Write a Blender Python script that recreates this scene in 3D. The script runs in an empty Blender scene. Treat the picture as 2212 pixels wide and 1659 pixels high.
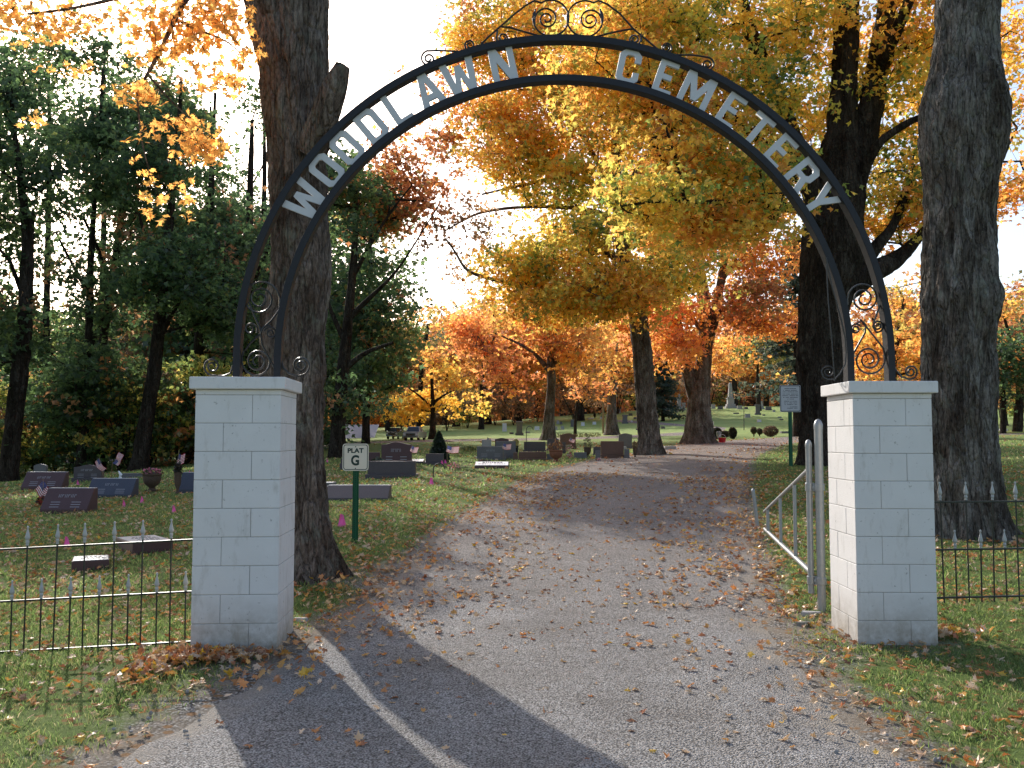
import bpy, bmesh, math, random
import numpy as np
from mathutils import Vector, Matrix, noise as mn
rng = np.random.default_rng(7)
random.seed(7)
R = math.radians
SC = bpy.context.scene
COL = SC.collection

# ------------------------------------------------------------------ camera
FPX = 1957.0; CW, CH = 2212.0, 1659.0
EYE = 1.53
PITCH = math.atan(116.5 / FPX)
cp, sp_ = math.cos(PITCH), math.sin(PITCH)
cam = bpy.data.cameras.new('camera'); camo = bpy.data.objects.new('camera', cam); COL.objects.link(camo)
camo.location = (0, 0, EYE); camo.rotation_euler = (math.pi / 2 + PITCH, 0, 0)
cam.sensor_width = 36; cam.lens = 36 * FPX / CW; cam.clip_end = 3000; cam.clip_start = 0.05
SC.camera = camo

def ray(px, py):
    a = (px - CW / 2) / FPX; b = (CH / 2 - py) / FPX
    return np.array([a, cp - b * sp_, sp_ + b * cp])
def P(px, py, Y):
    d = ray(px, py); return d * (Y / d[1]) + np.array([0, 0, EYE])
def M(pix, Y):            # size in metres of a length seen at depth Y
    return pix / FPX * Y

# ------------------------------------------------------------------ terrain
_ty = np.arange(-40, 420, 0.5)
_tz = np.interp(_ty, [-40, 0, 6.6, 8, 12, 17.5, 22, 30, 40, 60, 90, 200, 420],
                [-.05, -.02, .0, .06, .33, .63, .84, .95, 1.14, 1.45, 2.0, 3.0, 3.0])
_k = np.exp(-0.5 * (np.arange(-6, 7) / 2.2) ** 2); _k /= _k.sum()
_tz = np.convolve(np.pad(_tz, 6, mode='edge'), _k, mode='valid')
def T(x, y):
    x = np.asarray(x, float); y = np.asarray(y, float)
    z = np.interp(y, _ty, _tz)
    near = np.clip((y - 2) / 6, .6, 1)
    z = z - np.minimum(.026 * np.maximum(0, -x - 1.9) * near, .6) * np.clip((70 - y) / 35, 0, 1)
    z = z - np.minimum(.055 * np.maximum(0, -x - 7.5), .9) * np.clip((y - 14) / 14, 0, 1) * np.clip((75 - y) / 30, 0, 1)
    z = z + np.minimum(.022 * np.maximum(0, x - 4), .35) * np.clip((y - 8) / 8, 0, 1) * np.clip((70 - y) / 30, 0, 1)
    sx = np.where(x < 33, 27., 60.)
    z = z + 3.55 * np.exp(-((x - 33) / sx) ** 2 / 2 - ((y - 128) / 33.) ** 2 / 2)
    z = z + .02 * np.sin(x * .9 + 1.3) * np.sin(y * .7) * np.clip((y - 7) / 6, 0, 1)
    return z
def G(px, py):
    d = ray(px, py); o = np.array([0, 0, EYE])
    t = np.concatenate([np.arange(2, 60, .02), np.arange(60, 260, .1)])
    p = o + t[:, None] * d
    h = p[:, 2] - T(p[:, 0], p[:, 1])
    i = np.argmax(h < 0)
    if not (h < 0).any(): i = int(np.argmin(h[(t < 170)]))
    q = p[i].copy(); q[2] = float(T(q[0], q[1])); return q

# ------------------------------------------------------------------ tagging
def tag(o, label=None, cat=None, group=None, kind=None):
    if label: o['label'] = label
    if cat: o['category'] = cat
    if group: o['group'] = group
    if kind: o['kind'] = kind
    return o
def empty(name, loc, rz=0, label=None, cat=None, group=None):
    o = bpy.data.objects.new(name, None); COL.objects.link(o); o.empty_display_size = .1
    o.location = [float(v) for v in loc]; o.rotation_euler = (0, 0, rz)
    return tag(o, label, cat, group)
def copy_tree(o, parent=None, sc=1.0):
    c = o.copy(); COL.objects.link(c); c.parent = parent
    for ch in [x for x in KIDS.get(o.name, [])]: copy_tree(ch, c)
    return c
KIDS = {}
def link(name, me, parent=None):
    o = bpy.data.objects.new(name, me); COL.objects.link(o)
    if parent is not None:
        o.parent = parent; KIDS.setdefault(parent.name, []).append(o)
    return o

# ------------------------------------------------------------------ materials
MT = {}
class NT:
    def __init__(s, name):
        m = bpy.data.materials.new(name); m.use_nodes = True; s.m = m; s.t = m.node_tree; s.n = s.t.nodes; s.l = s.t.links
        s.n.clear(); s.out = s.n.new('ShaderNodeOutputMaterial'); MT[name] = m
    def a(s, typ, **k):
        n = s.n.new('ShaderNode' + typ)
        for kk, v in k.items():
            if kk.startswith('i_'):
                key = kk[2:]; key = int(key) if key.isdigit() else key.replace('_', ' ')
                if hasattr(v, 'node') or isinstance(v, bpy.types.NodeSocket): s.l.new(v, n.inputs[key])
                else: n.inputs[key].default_value = v
            else: setattr(n, kk, v)
        return n
    def tc(s, scale=(1, 1, 1), kind='Object'):
        t = s.a('TexCoord'); mp = s.a('Mapping'); s.l.new(t.outputs[kind], mp.inputs[0]); mp.inputs['Scale'].default_value = scale
        return mp.outputs[0]
    def noise(s, vec, scale, detail=4, rough=.6):
        return s.a('TexNoise', i_Vector=vec, i_Scale=float(scale), i_Detail=float(detail), i_Roughness=rough).outputs[0]
    def ramp(s, fac, stops):
        r = s.a('ValToRGB'); s.l.new(fac, r.inputs[0]); e = r.color_ramp.elements
        while len(e) < len(stops): e.new(.5)
        for el, (p, c) in zip(e, stops): el.position = p; el.color = (*c, 1) if len(c) == 3 else c
        return r.outputs[0]
    def mix(s, fac, a, b, mode='MIX'):
        n = s.a('Mix', data_type='RGBA', blend_type=mode)
        for sock, v in ((n.inputs[0], fac), (n.inputs[6], a), (n.inputs[7], b)):
            if isinstance(v, bpy.types.NodeSocket): s.l.new(v, sock)
            else: sock.default_value = v if not isinstance(v, tuple) else (*v[:3], 1)
        return n.outputs[2]
    def math(s, op, a, b=0.):
        n = s.a('Math', operation=op)
        for i, v in enumerate((a, b)):
            if isinstance(v, bpy.types.NodeSocket): s.l.new(v, n.inputs[i])
            else: n.inputs[i].default_value = v
        return n.outputs[0]
    def bsdf(s, col, rough=.8, metal=0., bump=None, bstr=.3, bdist=.01, spec=.3):
        b = s.a('BsdfPrincipled')
        for key, v in (('Base Color', col), ('Roughness', rough), ('Metallic', metal), ('Specular IOR Level', spec)):
            if isinstance(v, bpy.types.NodeSocket): s.l.new(v, b.inputs[key])
            else: b.inputs[key].default_value = (*v[:3], 1) if isinstance(v, tuple) else v
        if bump is not None:
            bn = s.a('Bump', i_Height=bump, i_Strength=bstr, i_Distance=bdist); s.l.new(bn.outputs[0], b.inputs['Normal'])
        s.l.new(b.outputs[0], s.out.inputs[0]); return b

def attr_col(n):
    return n.a('Attribute', attribute_name='Col').outputs['Color']

def mk_materials():
    # painted block
    n = NT('painted_block'); v = n.tc()
    d = n.noise(v, 3, 6); d2 = n.noise(v, 40, 4)
    sep = n.a('SeparateXYZ'); n.l.new(n.tc(), sep.inputs[0])
    low = n.a('MapRange', i_1=0.0, i_2=.42, i_3=1., i_4=0.); n.l.new(sep.outputs[2], low.inputs[0])
    stain = n.ramp(n.noise(n.tc((5, 5, 1.6)), 2.2, 6, .7), [(.56, (0, 0, 0)), (.74, (1, 1, 1))])
    base = n.mix(n.ramp(d, [(.3, (0, 0, 0)), (.8, (1, 1, 1))]), (.66, .64, .615), (.735, .715, .69))
    base = n.mix(n.math('MULTIPLY', stain, .45), base, (.34, .30, .24))
    base = n.mix(n.math('MULTIPLY', low.outputs[0], n.ramp(n.noise(v, 8, 6, .7), [(.3, (.25, .25, .25)), (.62, (1, 1, 1))])), base, (.27, .225, .165))
    chips = n.ramp(n.noise(v, 21, 6, .75), [(.635, (0, 0, 0)), (.655, (1, 1, 1))])
    base = n.mix(n.math('MULTIPLY', chips, .6), base, (.22, .2, .17))
    n.bsdf(base, .75, bump=n.math('ADD', n.noise(v, 90, 5, .7), n.math('MULTIPLY', n.noise(v, 6, 3), 1.5)), bstr=.35, bdist=.006)
    n = NT('block_joint'); n.bsdf((.36, .345, .32), .9)
    n = NT('footing'); v = n.tc(); n.bsdf(n.mix(n.noise(v, 12, 6), (.13, .115, .09), (.34, .32, .28)), .95, bump=n.noise(v, 30, 5), bstr=.6, bdist=.02)
    def bark(name, c1, c2, c3, s=1., lichen=.35):
        n = NT(name); v = n.tc((1, 1, .22))
        a = n.a('TexVoronoi', feature='DISTANCE_TO_EDGE', i_Scale=16.0 * s)
        wob = n.a('Mix', data_type='VECTOR'); wob.inputs[0].default_value = .12
        nz = n.a('TexNoise', i_Scale=5.0 * s, i_Detail=4.0); n.l.new(v, nz.inputs['Vector']); n.l.new(v, wob.inputs[4]); n.l.new(nz.outputs['Color'], wob.inputs[5]); n.l.new(wob.outputs[1], a.inputs['Vector'])
        ridge = n.ramp(a.outputs['Distance'], [(.0, (0, 0, 0)), (.16, (1, 1, 1))])
        fine = n.noise(n.tc((1, 1, .3)), 55 * s, 6, .75)
        big = n.noise(n.tc((1, 1, .5)), 2.6, 6, .7)
        pv = n.a('TexVoronoi', i_Scale=9.0 * s, feature='F1'); wob2 = n.a('Mix', data_type='VECTOR'); wob2.inputs[0].default_value = .16
        n.l.new(n.tc((1, 1, .16)), wob2.inputs[4]); n.l.new(nz.outputs['Color'], wob2.inputs[5]); n.l.new(wob2.outputs[1], pv.inputs['Vector'])
        psep = n.a('SeparateColor'); n.l.new(pv.outputs['Color'], psep.inputs[0])
        c = n.mix(ridge, c1, c2); c = n.mix(n.ramp(fine, [(.35, (0, 0, 0)), (.68, (1, 1, 1))]), n.mix(1., c, (.55, .52, .5), 'MULTIPLY'), c3)
        c = n.mix(n.ramp(psep.outputs[0], [(.2, (.75, .75, .75)), (.7, (0, 0, 0))]), c, n.mix(1., c, (.42, .38, .35), 'MULTIPLY'))
        c = n.mix(n.ramp(big, [(.42, (0, 0, 0)), (.62, (1, 1, 1))]), c, n.mix(1., c, (.5, .44, .4), 'MULTIPLY'))
        lich = n.ramp(n.noise(n.tc((1, 1, .6)), 7.5, 6, .75), [(.53, (0, 0, 0)), (.66, (1, 1, 1))])
        c = n.mix(n.math('MULTIPLY', lich, lichen), c, (.27, .28, .22))
        h = n.math('ADD', n.math('ADD', n.math('MULTIPLY', ridge, .7), n.math('MULTIPLY', fine, .6)), n.math('MULTIPLY', psep.outputs[0], .8))
        n.bsdf(c, .95, bump=h, bstr=1., bdist=.05, spec=.12)
    bark('maple_bark', (.06, .047, .038), (.24, .195, .16), (.42, .35, .30), lichen=.5)
    bark('grey_bark', (.04, .035, .03), (.20, .182, .158), (.40, .37, .33), lichen=.55)
    bark('dark_bark', (.016, .012, .009), (.060, .046, .036), (.11, .088, .07), lichen=.15)
    def simple(name, c, rough=.8, metal=0., ns=20., var=.25, bstr=.2, spec=.3, bd=.004):
        n = NT(name); v = n.tc(); f = n.noise(v, ns, 5)
        n.bsdf(n.mix(f, tuple(x * (1 - var) for x in c), tuple(min(1, x * (1 + var)) for x in c)), rough, metal, f, bstr, bd, spec)
    simple('black_iron', (.009, .009, .012), .5, 0., 30, .6, .4, .35)
    simple('wrought_iron', (.02, .019, .018), .35, .2, 80, .4, .3, .6)
    simple('letter_paint', (.56, .56, .57), .55, 0, 25, .1)
    simple('silver_finial', (.42, .42, .41), .55, .3, 60, .15)
    simple('fence_iron', (.012, .017, .014), .38, 0, 60, .4, .3, .5)
    simple('galvanised', (.33, .345, .35), .45, .6, 30, .2, .1)
    simple('green_post', (.012, .10, .045), .5, 0, 40, .25)
    simple('hole_dark', (.01, .01, .01), .9)
    simple('sign_cream', (.80, .74, .60), .5, 0, 8, .04, .02)
    simple('sign_grey', (.50, .50, .52), .5, 0, 8, .04, .02)
    simple('sign_black', (.012, .012, .014), .5)
    simple('sign_green', (.02, .05, .04), .5)
    def granite(name, c, c2, rough=.55):
        n = NT(name); v = n.tc(); sp = n.noise(v, 240, 3, .8); b = n.noise(v, 4, 4)
        col = n.mix(n.ramp(sp, [(.38, (0, 0, 0)), (.62, (1, 1, 1))]), c, c2); col = n.mix(n.math('MULTIPLY', b, .5), col, tuple(x * .6 for x in c))
        n.bsdf(col, rough, bump=sp, bstr=.1, bdist=.002, spec=.45)
    granite('red_granite', (.06, .026, .026), (.135, .066, .064))
    granite('blue_granite', (.035, .04, .058), (.095, .10, .13))
    granite('grey_granite', (.085, .078, .078), (.21, .20, .195))
    granite('brown_granite', (.10, .046, .028), (.2, .105, .068))
    granite('mauve_granite', (.055, .042, .044), (.13, .105, .105))
    granite('pale_stone', (.30, .29, .28), (.5, .49, .48), .8)
    granite('cut_top', (.42, .41, .41), (.7, .69, .68), .4)
    n = NT('polished_top'); n.bsdf((.5, .5, .52), .12, spec=.9)
    simple('white_marble', (.68, .68, .7), .5, 0, 6, .15)
    simple('engraving', (.33, .31, .32), .8)
    simple('dark_engraving', (.07, .07, .075), .8)
    simple('terracotta', (.22, .085, .05), .85, 0, 14, .35)
    simple('aggregate_urn', (.10, .065, .045), .9, 0, 60, .6, .8)
    simple('pink_flag', (1., .14, .45), .6, 0, 9, .02)
    simple('grey_gravel', (.30, .28, .26), .9, 0, 7, .5)
    simple('red_plastic', (.55, .015, .02), .4)
    simple('black_cloth', (.01, .01, .012), .8)
    simple('white_cloth', (.8, .8, .8), .8)
    simple('teal_cloth', (.08, .38, .42), .8)
    simple('wood_stick', (.25, .17, .09), .8)
    simple('mum_yellow', (.62, .52, .12), .8, 0, 40, .4, .8)
    simple('dry_plant', (.30, .15, .06), .9, 0, 60, .5, .8)
    simple('orange_flower', (.75, .22, .04), .8, 0, 60, .4)
    simple('dark_paint', (.012, .018, .017), .25, 0, 5, .2, .02, .6)
    simple('silver_paint', (.42, .44, .48), .3, .6, 5, .1, .02, .6)
    simple('tan_paint', (.30, .26, .2), .35, .3, 5, .1, .02, .6)
    simple('tyre', (.015, .015, .015), .9)
    simple('chrome', (.7, .7, .72), .2, 1., 5, .05)
    simple('car_glass', (.012, .015, .018), .08, 0, 5, .1, 0., .8)
    simple('lamp_glass', (.75, .75, .72), .15, 0, 5, .1, 0., .8)
    simple('shed_roof', (.36, .36, .42), .5, .2, 6, .12)
    simple('shed_wall', (.13, .075, .065), .9, 0, 6, .2)
    simple('dry_shrub', (.14, .10, .055), .9, 0, 40, .5)
    # leaves
    n = NT('leaf'); c = attr_col(n)
    v = n.tc(); c = n.mix(n.math('MULTIPLY', n.noise(v, 30, 3), .5), c, n.mix(1., c, (.6, .5, .4), 'MULTIPLY'))
    df = n.a('BsdfDiffuse', i_Roughness=.5); n.l.new(c, df.inputs[0])
    hs = n.a('HueSaturation', i_Saturation=.92, i_Value=2.0); n.l.new(c, hs.inputs['Color'])
    tr = n.a('BsdfTranslucent'); n.l.new(hs.outputs[0], tr.inputs[0])
    mx = n.a('MixShader', i_0=.62); n.l.new(df.outputs[0], mx.inputs[1]); n.l.new(tr.outputs[0], mx.inputs[2])
    gl = n.a('BsdfGlossy', i_Roughness=.45, i_Color=(1, 1, 1, 1)); mx2 = n.a('MixShader', i_0=.035); n.l.new(mx.outputs[0], mx2.inputs[1]); n.l.new(gl.outputs[0], mx2.inputs[2])
    n.l.new(mx2.outputs[0], n.out.inputs[0])
    n = NT('dry_leaf'); c = attr_col(n)
    c = n.mix(n.math('MULTIPLY', n.noise(n.tc(), 45, 4), .7), c, n.mix(1., c, (.55, .42, .32), 'MULTIPLY'))
    df = n.a('BsdfDiffuse'); n.l.new(c, df.inputs[0]); tr = n.a('BsdfTranslucent'); n.l.new(c, tr.inputs[0])
    mx = n.a('MixShader', i_0=.25); n.l.new(df.outputs[0], mx.inputs[1]); n.l.new(tr.outputs[0], mx.inputs[2])
    gl = n.a('BsdfGlossy', i_Roughness=.4, i_Color=(1, 1, 1, 1)); mx2 = n.a('MixShader', i_0=.05); n.l.new(mx.outputs[0], mx2.inputs[1]); n.l.new(gl.outputs[0], mx2.inputs[2])
    n.l.new(mx2.outputs[0], n.out.inputs[0])
    n = NT('cloth_colour'); c = attr_col(n); df = n.a('BsdfDiffuse'); n.l.new(c, df.inputs[0]); tr = n.a('BsdfTranslucent'); n.l.new(c, tr.inputs[0])
    mx = n.a('MixShader', i_0=.35); n.l.new(df.outputs[0], mx.inputs[1]); n.l.new(tr.outputs[0], mx.inputs[2]); n.l.new(mx.outputs[0], n.out.inputs[0])
    # lawn
    n = NT('lawn'); v = n.tc()
    big = n.noise(v, .35, 5, .6); mid = n.noise(v, 3.2, 5, .65); fine = n.noise(v, 60, 5, .8)
    g = n.mix(n.ramp(mid, [(.3, (0, 0, 0)), (.7, (1, 1, 1))]), (.125, .185, .045), (.22, .28, .085))
    g = n.mix(n.ramp(fine, [(.3, (0, 0, 0)), (.7, (1, 1, 1))]), n.mix(1., g, (.5, .5, .5), 'MULTIPLY'), g)
    dirt = n.mix(fine, (.16, .13, .095), (.38, .32, .25))
    gv = n.a('TexVoronoi', i_Scale=60.0, feature='F1'); n.l.new(v, gv.inputs['Vector'])
    stn = n.ramp(gv.outputs['Color'], [(.1, (.14, .125, .11)), (.6, (.40, .37, .34)), (.95, (.66, .64, .6))]); stn = n.mix(1., stn, n.ramp(gv.outputs['Distance'], [(.3, (1, 1, 1)), (.65, (.25, .24, .22))]), 'MULTIPLY')
    dirt = n.mix(n.ramp(n.noise(v, 2.3, 5, .7), [(.38, (0, 0, 0)), (.6, (1, 1, 1))]), dirt, stn)
    dm = attr_col(n); sp = n.a('SeparateColor'); n.l.new(dm, sp.inputs[0])
    t1 = n.math('ADD', n.math('MULTIPLY', sp.outputs[0], 1.1), n.math('SUBTRACT', mid, .52))
    c = n.mix(n.ramp(t1, [(.30, (0, 0, 0)), (.62, (1, 1, 1))]), g, dirt)
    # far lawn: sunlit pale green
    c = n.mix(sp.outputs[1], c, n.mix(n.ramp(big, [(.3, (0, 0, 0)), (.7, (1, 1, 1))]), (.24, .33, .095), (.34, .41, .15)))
    # blue = leaf-littered brown
    lt = n.a('TexVoronoi', i_Scale=14.0, feature='F1'); n.l.new(v, lt.inputs['Vector'])
    lsel = n.ramp(lt.outputs['Color'], [(.55, (0, 0, 0)), (.6, (1, 1, 1))])
    c = n.mix(n.math('MULTIPLY', n.math('MULTIPLY', lsel, sp.outputs[2]), n.ramp(lt.outputs['Distance'], [(.3, (1, 1, 1)), (.5, (0, 0, 0))])), c, n.mix(mid, (.20, .09, .03), (.34, .2, .09)))
    n.bsdf(c, .95, bump=fine, bstr=.7, bdist=.03, spec=.1)
    # road
    n = NT('gravel_road'); v = n.tc()
    vo = n.a('TexVoronoi', i_Scale=95.0, feature='F1'); n.l.new(v, vo.inputs['Vector'])
    vo2 = n.a('TexVoronoi', i_Scale=52.0, feature='F1'); n.l.new(v, vo2.inputs['Vector'])
    st = n.ramp(vo.outputs['Color'], [(.1, (.24, .22, .20)), (.5, (.42, .40, .378)), (.9, (.60, .575, .545))])
    st2 = n.ramp(vo2.outputs['Color'], [(.15, (.28, .26, .235)), (.5, (.44, .42, .40)), (.9, (.64, .61, .58))])
    c = n.mix(.5, st, st2)
    gap = n.ramp(vo.outputs['Distance'], [(.35, (1, 1, 1)), (.7, (.3, .29, .28))]); c = n.mix(1., c, gap, 'MULTIPLY')
    spk = n.ramp(n.noise(v, 33, 3, .5), [(.66, (1, 1, 1)), (.70, (.3, .3, .3))]); c = n.mix(1., c, spk, 'MULTIPLY')
    mid = n.noise(v, 1.1, 6, .65)
    c = n.mix(n.ramp(mid, [(.35, (0, 0, 0)), (.68, (1, 1, 1))]), c, n.mix(1., c, (.70, .67, .64), 'MULTIPLY'))
    ec = n.a('SeparateColor'); n.l.new(attr_col(n), ec.inputs[0])
    e = n.math('ADD', ec.outputs[0], n.math('MULTIPLY', n.math('SUBTRACT', n.noise(v, 5, 5), .5), .9))
    dirt = n.mix(n.noise(v, 60, 4), (.20, .17, .14), (.42, .37, .30))
    c = n.mix(n.math('MULTIPLY', n.ramp(e, [(.45, (0, 0, 0)), (.85, (1, 1, 1))]), .8), c, dirt)
    warm = n.math('MULTIPLY', ec.outputs[1], .6)
    c = n.mix(warm, c, n.mix(1., c, (1.18, .98, .86), 'MULTIPLY'))
    h = n.math('SUBTRACT', n.math('MULTIPLY', n.noise(v, 130, 3), .4), n.math('ADD', vo.outputs['Distance'], n.math('MULTIPLY', vo2.outputs['Distance'], .7)))
    n.bsdf(c, .9, bump=h, bstr=.9, bdist=.012, spec=.25)
mk_materials()

# ------------------------------------------------------------------ mesh helpers
def npmesh(name, V, F, mat, col=None, smooth=False, parent=None):
    """V (n,3), F list of int arrays (k,m) -> one object"""
    if isinstance(F, np.ndarray): F = [F]
    me = bpy.data.meshes.new(name); V = np.ascontiguousarray(V, np.float32)
    me.vertices.add(len(V)); me.vertices.foreach_set('co', V.ravel())
    loops = np.concatenate([f.ravel() for f in F]).astype(np.int32)
    starts = []; s = 0
    for f in F:
        starts.append(s + np.arange(len(f)) * f.shape[1]); s += f.size
    starts = np.concatenate(starts).astype(np.int32)
    me.loops.add(len(loops)); me.loops.foreach_set('vertex_index', loops)
    me.polygons.add(len(starts)); me.polygons.foreach_set('loop_start', starts)
    me.update(calc_edges=True)
    if col is not None:
        at = me.color_attributes.new('Col', 'FLOAT_COLOR', 'POINT')
        c4 = np.ones((len(V), 4), np.float32); c4[:, :3] = col; at.data.foreach_set('color', c4.ravel())
    me.materials.append(MT[mat]); me.polygons.foreach_set('use_smooth', np.full(len(starts), smooth)); me.validate()
    return link(name, me, parent)

class MB:
    def __init__(s): s.v = []; s.f = []
    def add(s, vs, fs):
        o = len(s.v); s.v += [tuple(map(float, v)) for v in vs]; s.f += [tuple(i + o for i in f) for f in fs]; return s
    def box(s, x0, x1, y0, y1, z0, z1, m=None):
        vs = [(x, y, z) for x in (x0, x1) for y in (y0, y1) for z in (z0, z1)]
        if m is not None: vs = [tuple(m @ Vector(v)) for v in vs]
        return s.add(vs, [(0, 1, 3, 2), (4, 6, 7, 5), (0, 4, 5, 1), (2, 3, 7, 6), (0, 2, 6, 4), (1, 5, 7, 3)])
    def tube(s, pts, r, k=8, cap=True, flat=None):
        pts = [Vector([float(c) for c in p]) for p in pts]; n = len(pts); rs = r if hasattr(r, '__len__') else [r] * n
        d0 = (pts[1] - pts[0]).normalized(); up = Vector((0, 0, 1)) if abs(d0.z) < .9 else Vector((0, 1, 0))
        u = d0.cross(up).normalized(); vs = []
        for i in range(n):
            d = (pts[min(i + 1, n - 1)] - pts[max(i - 1, 0)]).normalized()
            u = (u - d * u.dot(d)).normalized(); w = d.cross(u)
            for j in range(k):
                a = 2 * math.pi * j / k; vs.append(pts[i] + (u * math.cos(a) + w * math.sin(a)) * rs[i])
        fs = [(i * k + j, i * k + (j + 1) % k, (i + 1) * k + (j + 1) % k, (i + 1) * k + j) for i in range(n - 1) for j in range(k)]
        if cap: fs += [tuple(range(k))[::-1], tuple((n - 1) * k + j for j in range(k))]
        return s.add(vs, fs)
    def lathe(s, prof, k=16, o=(0, 0, 0), sx=1, sy=1):
        vs = []; fs = []; n = len(prof)
        for r, z in prof:
            for j in range(k):
                a = 2 * math.pi * j / k; vs.append((o[0] + r * math.cos(a) * sx, o[1] + r * math.sin(a) * sy, o[2] + z))
        for i in range(n - 1):
            for j in range(k): fs.append((i * k + j, i * k + (j + 1) % k, (i + 1) * k + (j + 1) % k, (i + 1) * k + j))
        fs += [tuple(range(k))[::-1], tuple((n - 1) * k + j for j in range(k))]
        return s.add(vs, fs)
    def prism(s, poly, y0, y1):      # polygon in xz, extruded along y
        n = len(poly); vs = [(x, y0, z) for x, z in poly] + [(x, y1, z) for x, z in poly]
        return s.add(vs, [tuple(range(n)), tuple(range(2 * n - 1, n - 1, -1))] + [(i, i + n, (i + 1) % n + n, (i + 1) % n) for i in range(n)])
    def build(s, name, mat, parent=None, bevel=0, seg=2, smooth=False):
        me = bpy.data.meshes.new(name); me.from_pydata(s.v, [], s.f)
        bm = bmesh.new(); bm.from_mesh(me)
        bmesh.ops.recalc_face_normals(bm, faces=bm.faces)
        if bevel:
            es = [e for e in bm.edges if len(e.link_faces) == 2 and e.calc_face_angle(0) > .5]
            bmesh.ops.bevel(bm, geom=es, offset=bevel, segments=seg, affect='EDGES', profile=.6, clamp_overlap=True)
        if smooth:
            for f in bm.faces: f.smooth = True
            for e in bm.edges:
                if len(e.link_faces) == 2 and e.calc_face_angle(0) > .7: e.smooth = False
        bm.to_mesh(me); bm.free(); me.materials.append(MT[mat]); return link(name, me, parent)
def curve_obj(name, splines, mat, parent, extr, loc=(0, 0, 0), mtx=None, bev=0.0):
    """filled 2-D outlines (outer + holes) -> mesh standing in the xz plane"""
    cu = bpy.data.curves.new(name, 'CURVE'); cu.dimensions = '2D'; cu.fill_mode = 'BOTH'; cu.extrude = extr; cu.bevel_depth = bev
    for sp in splines:
        s = cu.splines.new('POLY'); s.points.add(len(sp) - 1)
        for p, (x, y) in zip(s.points, sp): p.co = (x, y, 0, 1)
        s.use_cyclic_u = True
    return _conv(name, cu, mat, parent, mtx)
def _conv(name, cu, mat, parent, mtx):
    o = bpy.data.objects.new(name, cu); COL.objects.link(o)
    dg = bpy.context.evaluated_depsgraph_get(); me = bpy.data.meshes.new_from_object(o.evaluated_get(dg))
    bpy.data.objects.remove(o); me.transform((mtx or Matrix()) @ Matrix.Rotation(math.pi / 2, 4, 'X'))
    me.materials.clear(); me.materials.append(MT[mat]); me.name = name
    return link(name, me, parent)
def text_obj(name, txt, size, mat, parent, mtx, extr=.001, sx=1., off=0.):
    cu = bpy.data.curves.new(name, 'FONT'); cu.body = txt; cu.size = size; cu.extrude = extr; cu.align_x = 'CENTER'; cu.align_y = 'CENTER'; cu.offset = off
    return _conv(name, cu, mat, parent, mtx @ Matrix.Diagonal((sx, 1, 1, 1)))
# ------------------------------------------------------------------ ground and roads
ROAD = np.array([(0, -30, 3.4), (0, -8, 3.0), (-.05, 0, 2.5), (-.05, 4.2, 1.92), (.12, 5.5, 1.78), (.22, 6.8, 1.72), (.6, 9, 1.85), (1.05, 11.7, 2.0),
                 (2.2, 17.2, 2.12), (4.9, 27, 2.1), (9.2, 38, 2.1), (14.5, 45, 2.1), (23, 50, 2.2), (40, 53, 2.2), (90, 56, 2.2)])
PATH = np.array([(-60, 52, 1.5), (-16, 50, 2.4), (-3, 51, 2.4), (4, 53, 2.2), (9, 57, 1.6), (13, 62, 1.4), (16, 72, 1.2), (10, 90, 1.)])
def dense(pl, step0=.1):
    s = [0]
    for a, b in zip(pl[:-1], pl[1:]): s.append(s[-1] + math.hypot(*(b - a)[:2]))
    s = np.array(s); t = np.arange(0, s[-1], .25)
    q = np.stack([np.interp(t, s, pl[:, k]) for k in range(3)], 1)
    k = np.ones(13) / 13
    for c in range(3): q[:, c] = np.convolve(np.pad(q[:, c], 6, mode='reflect', reflect_type='odd'), k, 'valid')
    return q
RD, PD = dense(ROAD), dense(PATH)
def road_dist(x, y, D=RD):   # distance beyond the road edge (negative = on the road)
    x = np.asarray(x, float); y = np.asarray(y, float); out = np.full(x.shape, 1e9)
    for i in range(0, len(D), 2): out = np.minimum(out, np.hypot(x - D[i, 0], y - D[i, 1]) - D[i, 2])
    return out
def nonuni(a, fine, far, n1, n2):
    pos = np.linspace(0, fine, n1); g = fine + (far - fine) * np.linspace(0, 1, n2 + 1)[1:] ** 3; return np.concatenate([pos, g])
xs = nonuni(0, 14, 900, 150, 60); xs = np.concatenate([-xs[::-1][:-1], xs])
ys = np.concatenate([-(nonuni(0, 5, 300, 10, 20)[::-1][:-1]), np.linspace(0, 34, 300), np.linspace(34, 200, 160)[1:], 200 + 1000 * np.linspace(0, 1, 20)[1:] ** 2])
X, Y = np.meshgrid(xs, ys); Z = T(X, Y)
micro = np.zeros_like(Z); msk = (Y > 0) & (Y < 30) & (abs(X) < 14)
idx = np.argwhere(msk)
for i, j in idx:
    micro[i, j] = mn.noise(Vector((X[i, j] * 2.1, Y[i, j] * 2.1, 0))) * .018 + mn.noise(Vector((X[i, j] * 6, Y[i, j] * 6, 3))) * .008
rd = road_dist(X, Y)
Z = Z + micro * np.clip((rd - .1) / .5, 0, 1) - .03 * np.clip(-rd / .3, 0, 1)
V = np.stack([X, Y, Z], -1).reshape(-1, 3); ny, nx = X.shape
I = np.arange(ny * nx).reshape(ny, nx)
F = np.stack([I[:-1, :-1], I[:-1, 1:], I[1:, 1:], I[1:, :-1]], -1).reshape(-1, 4)
dirt = np.exp(-np.clip(rd, 0, 9) / .3) * .7 + .12 * np.exp(-((Y - 5.2) / 1.2) ** 2)
for (cx, cy) in ((-2, 6.8), (2.8, 7.0), (-2.1, 9.3), (5.6, 11.6)): dirt += .55 * np.exp(-((X - cx) ** 2 + (Y - cy) ** 2) / .5)
far = np.clip((Y - 30) / 35, 0, .9)
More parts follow.
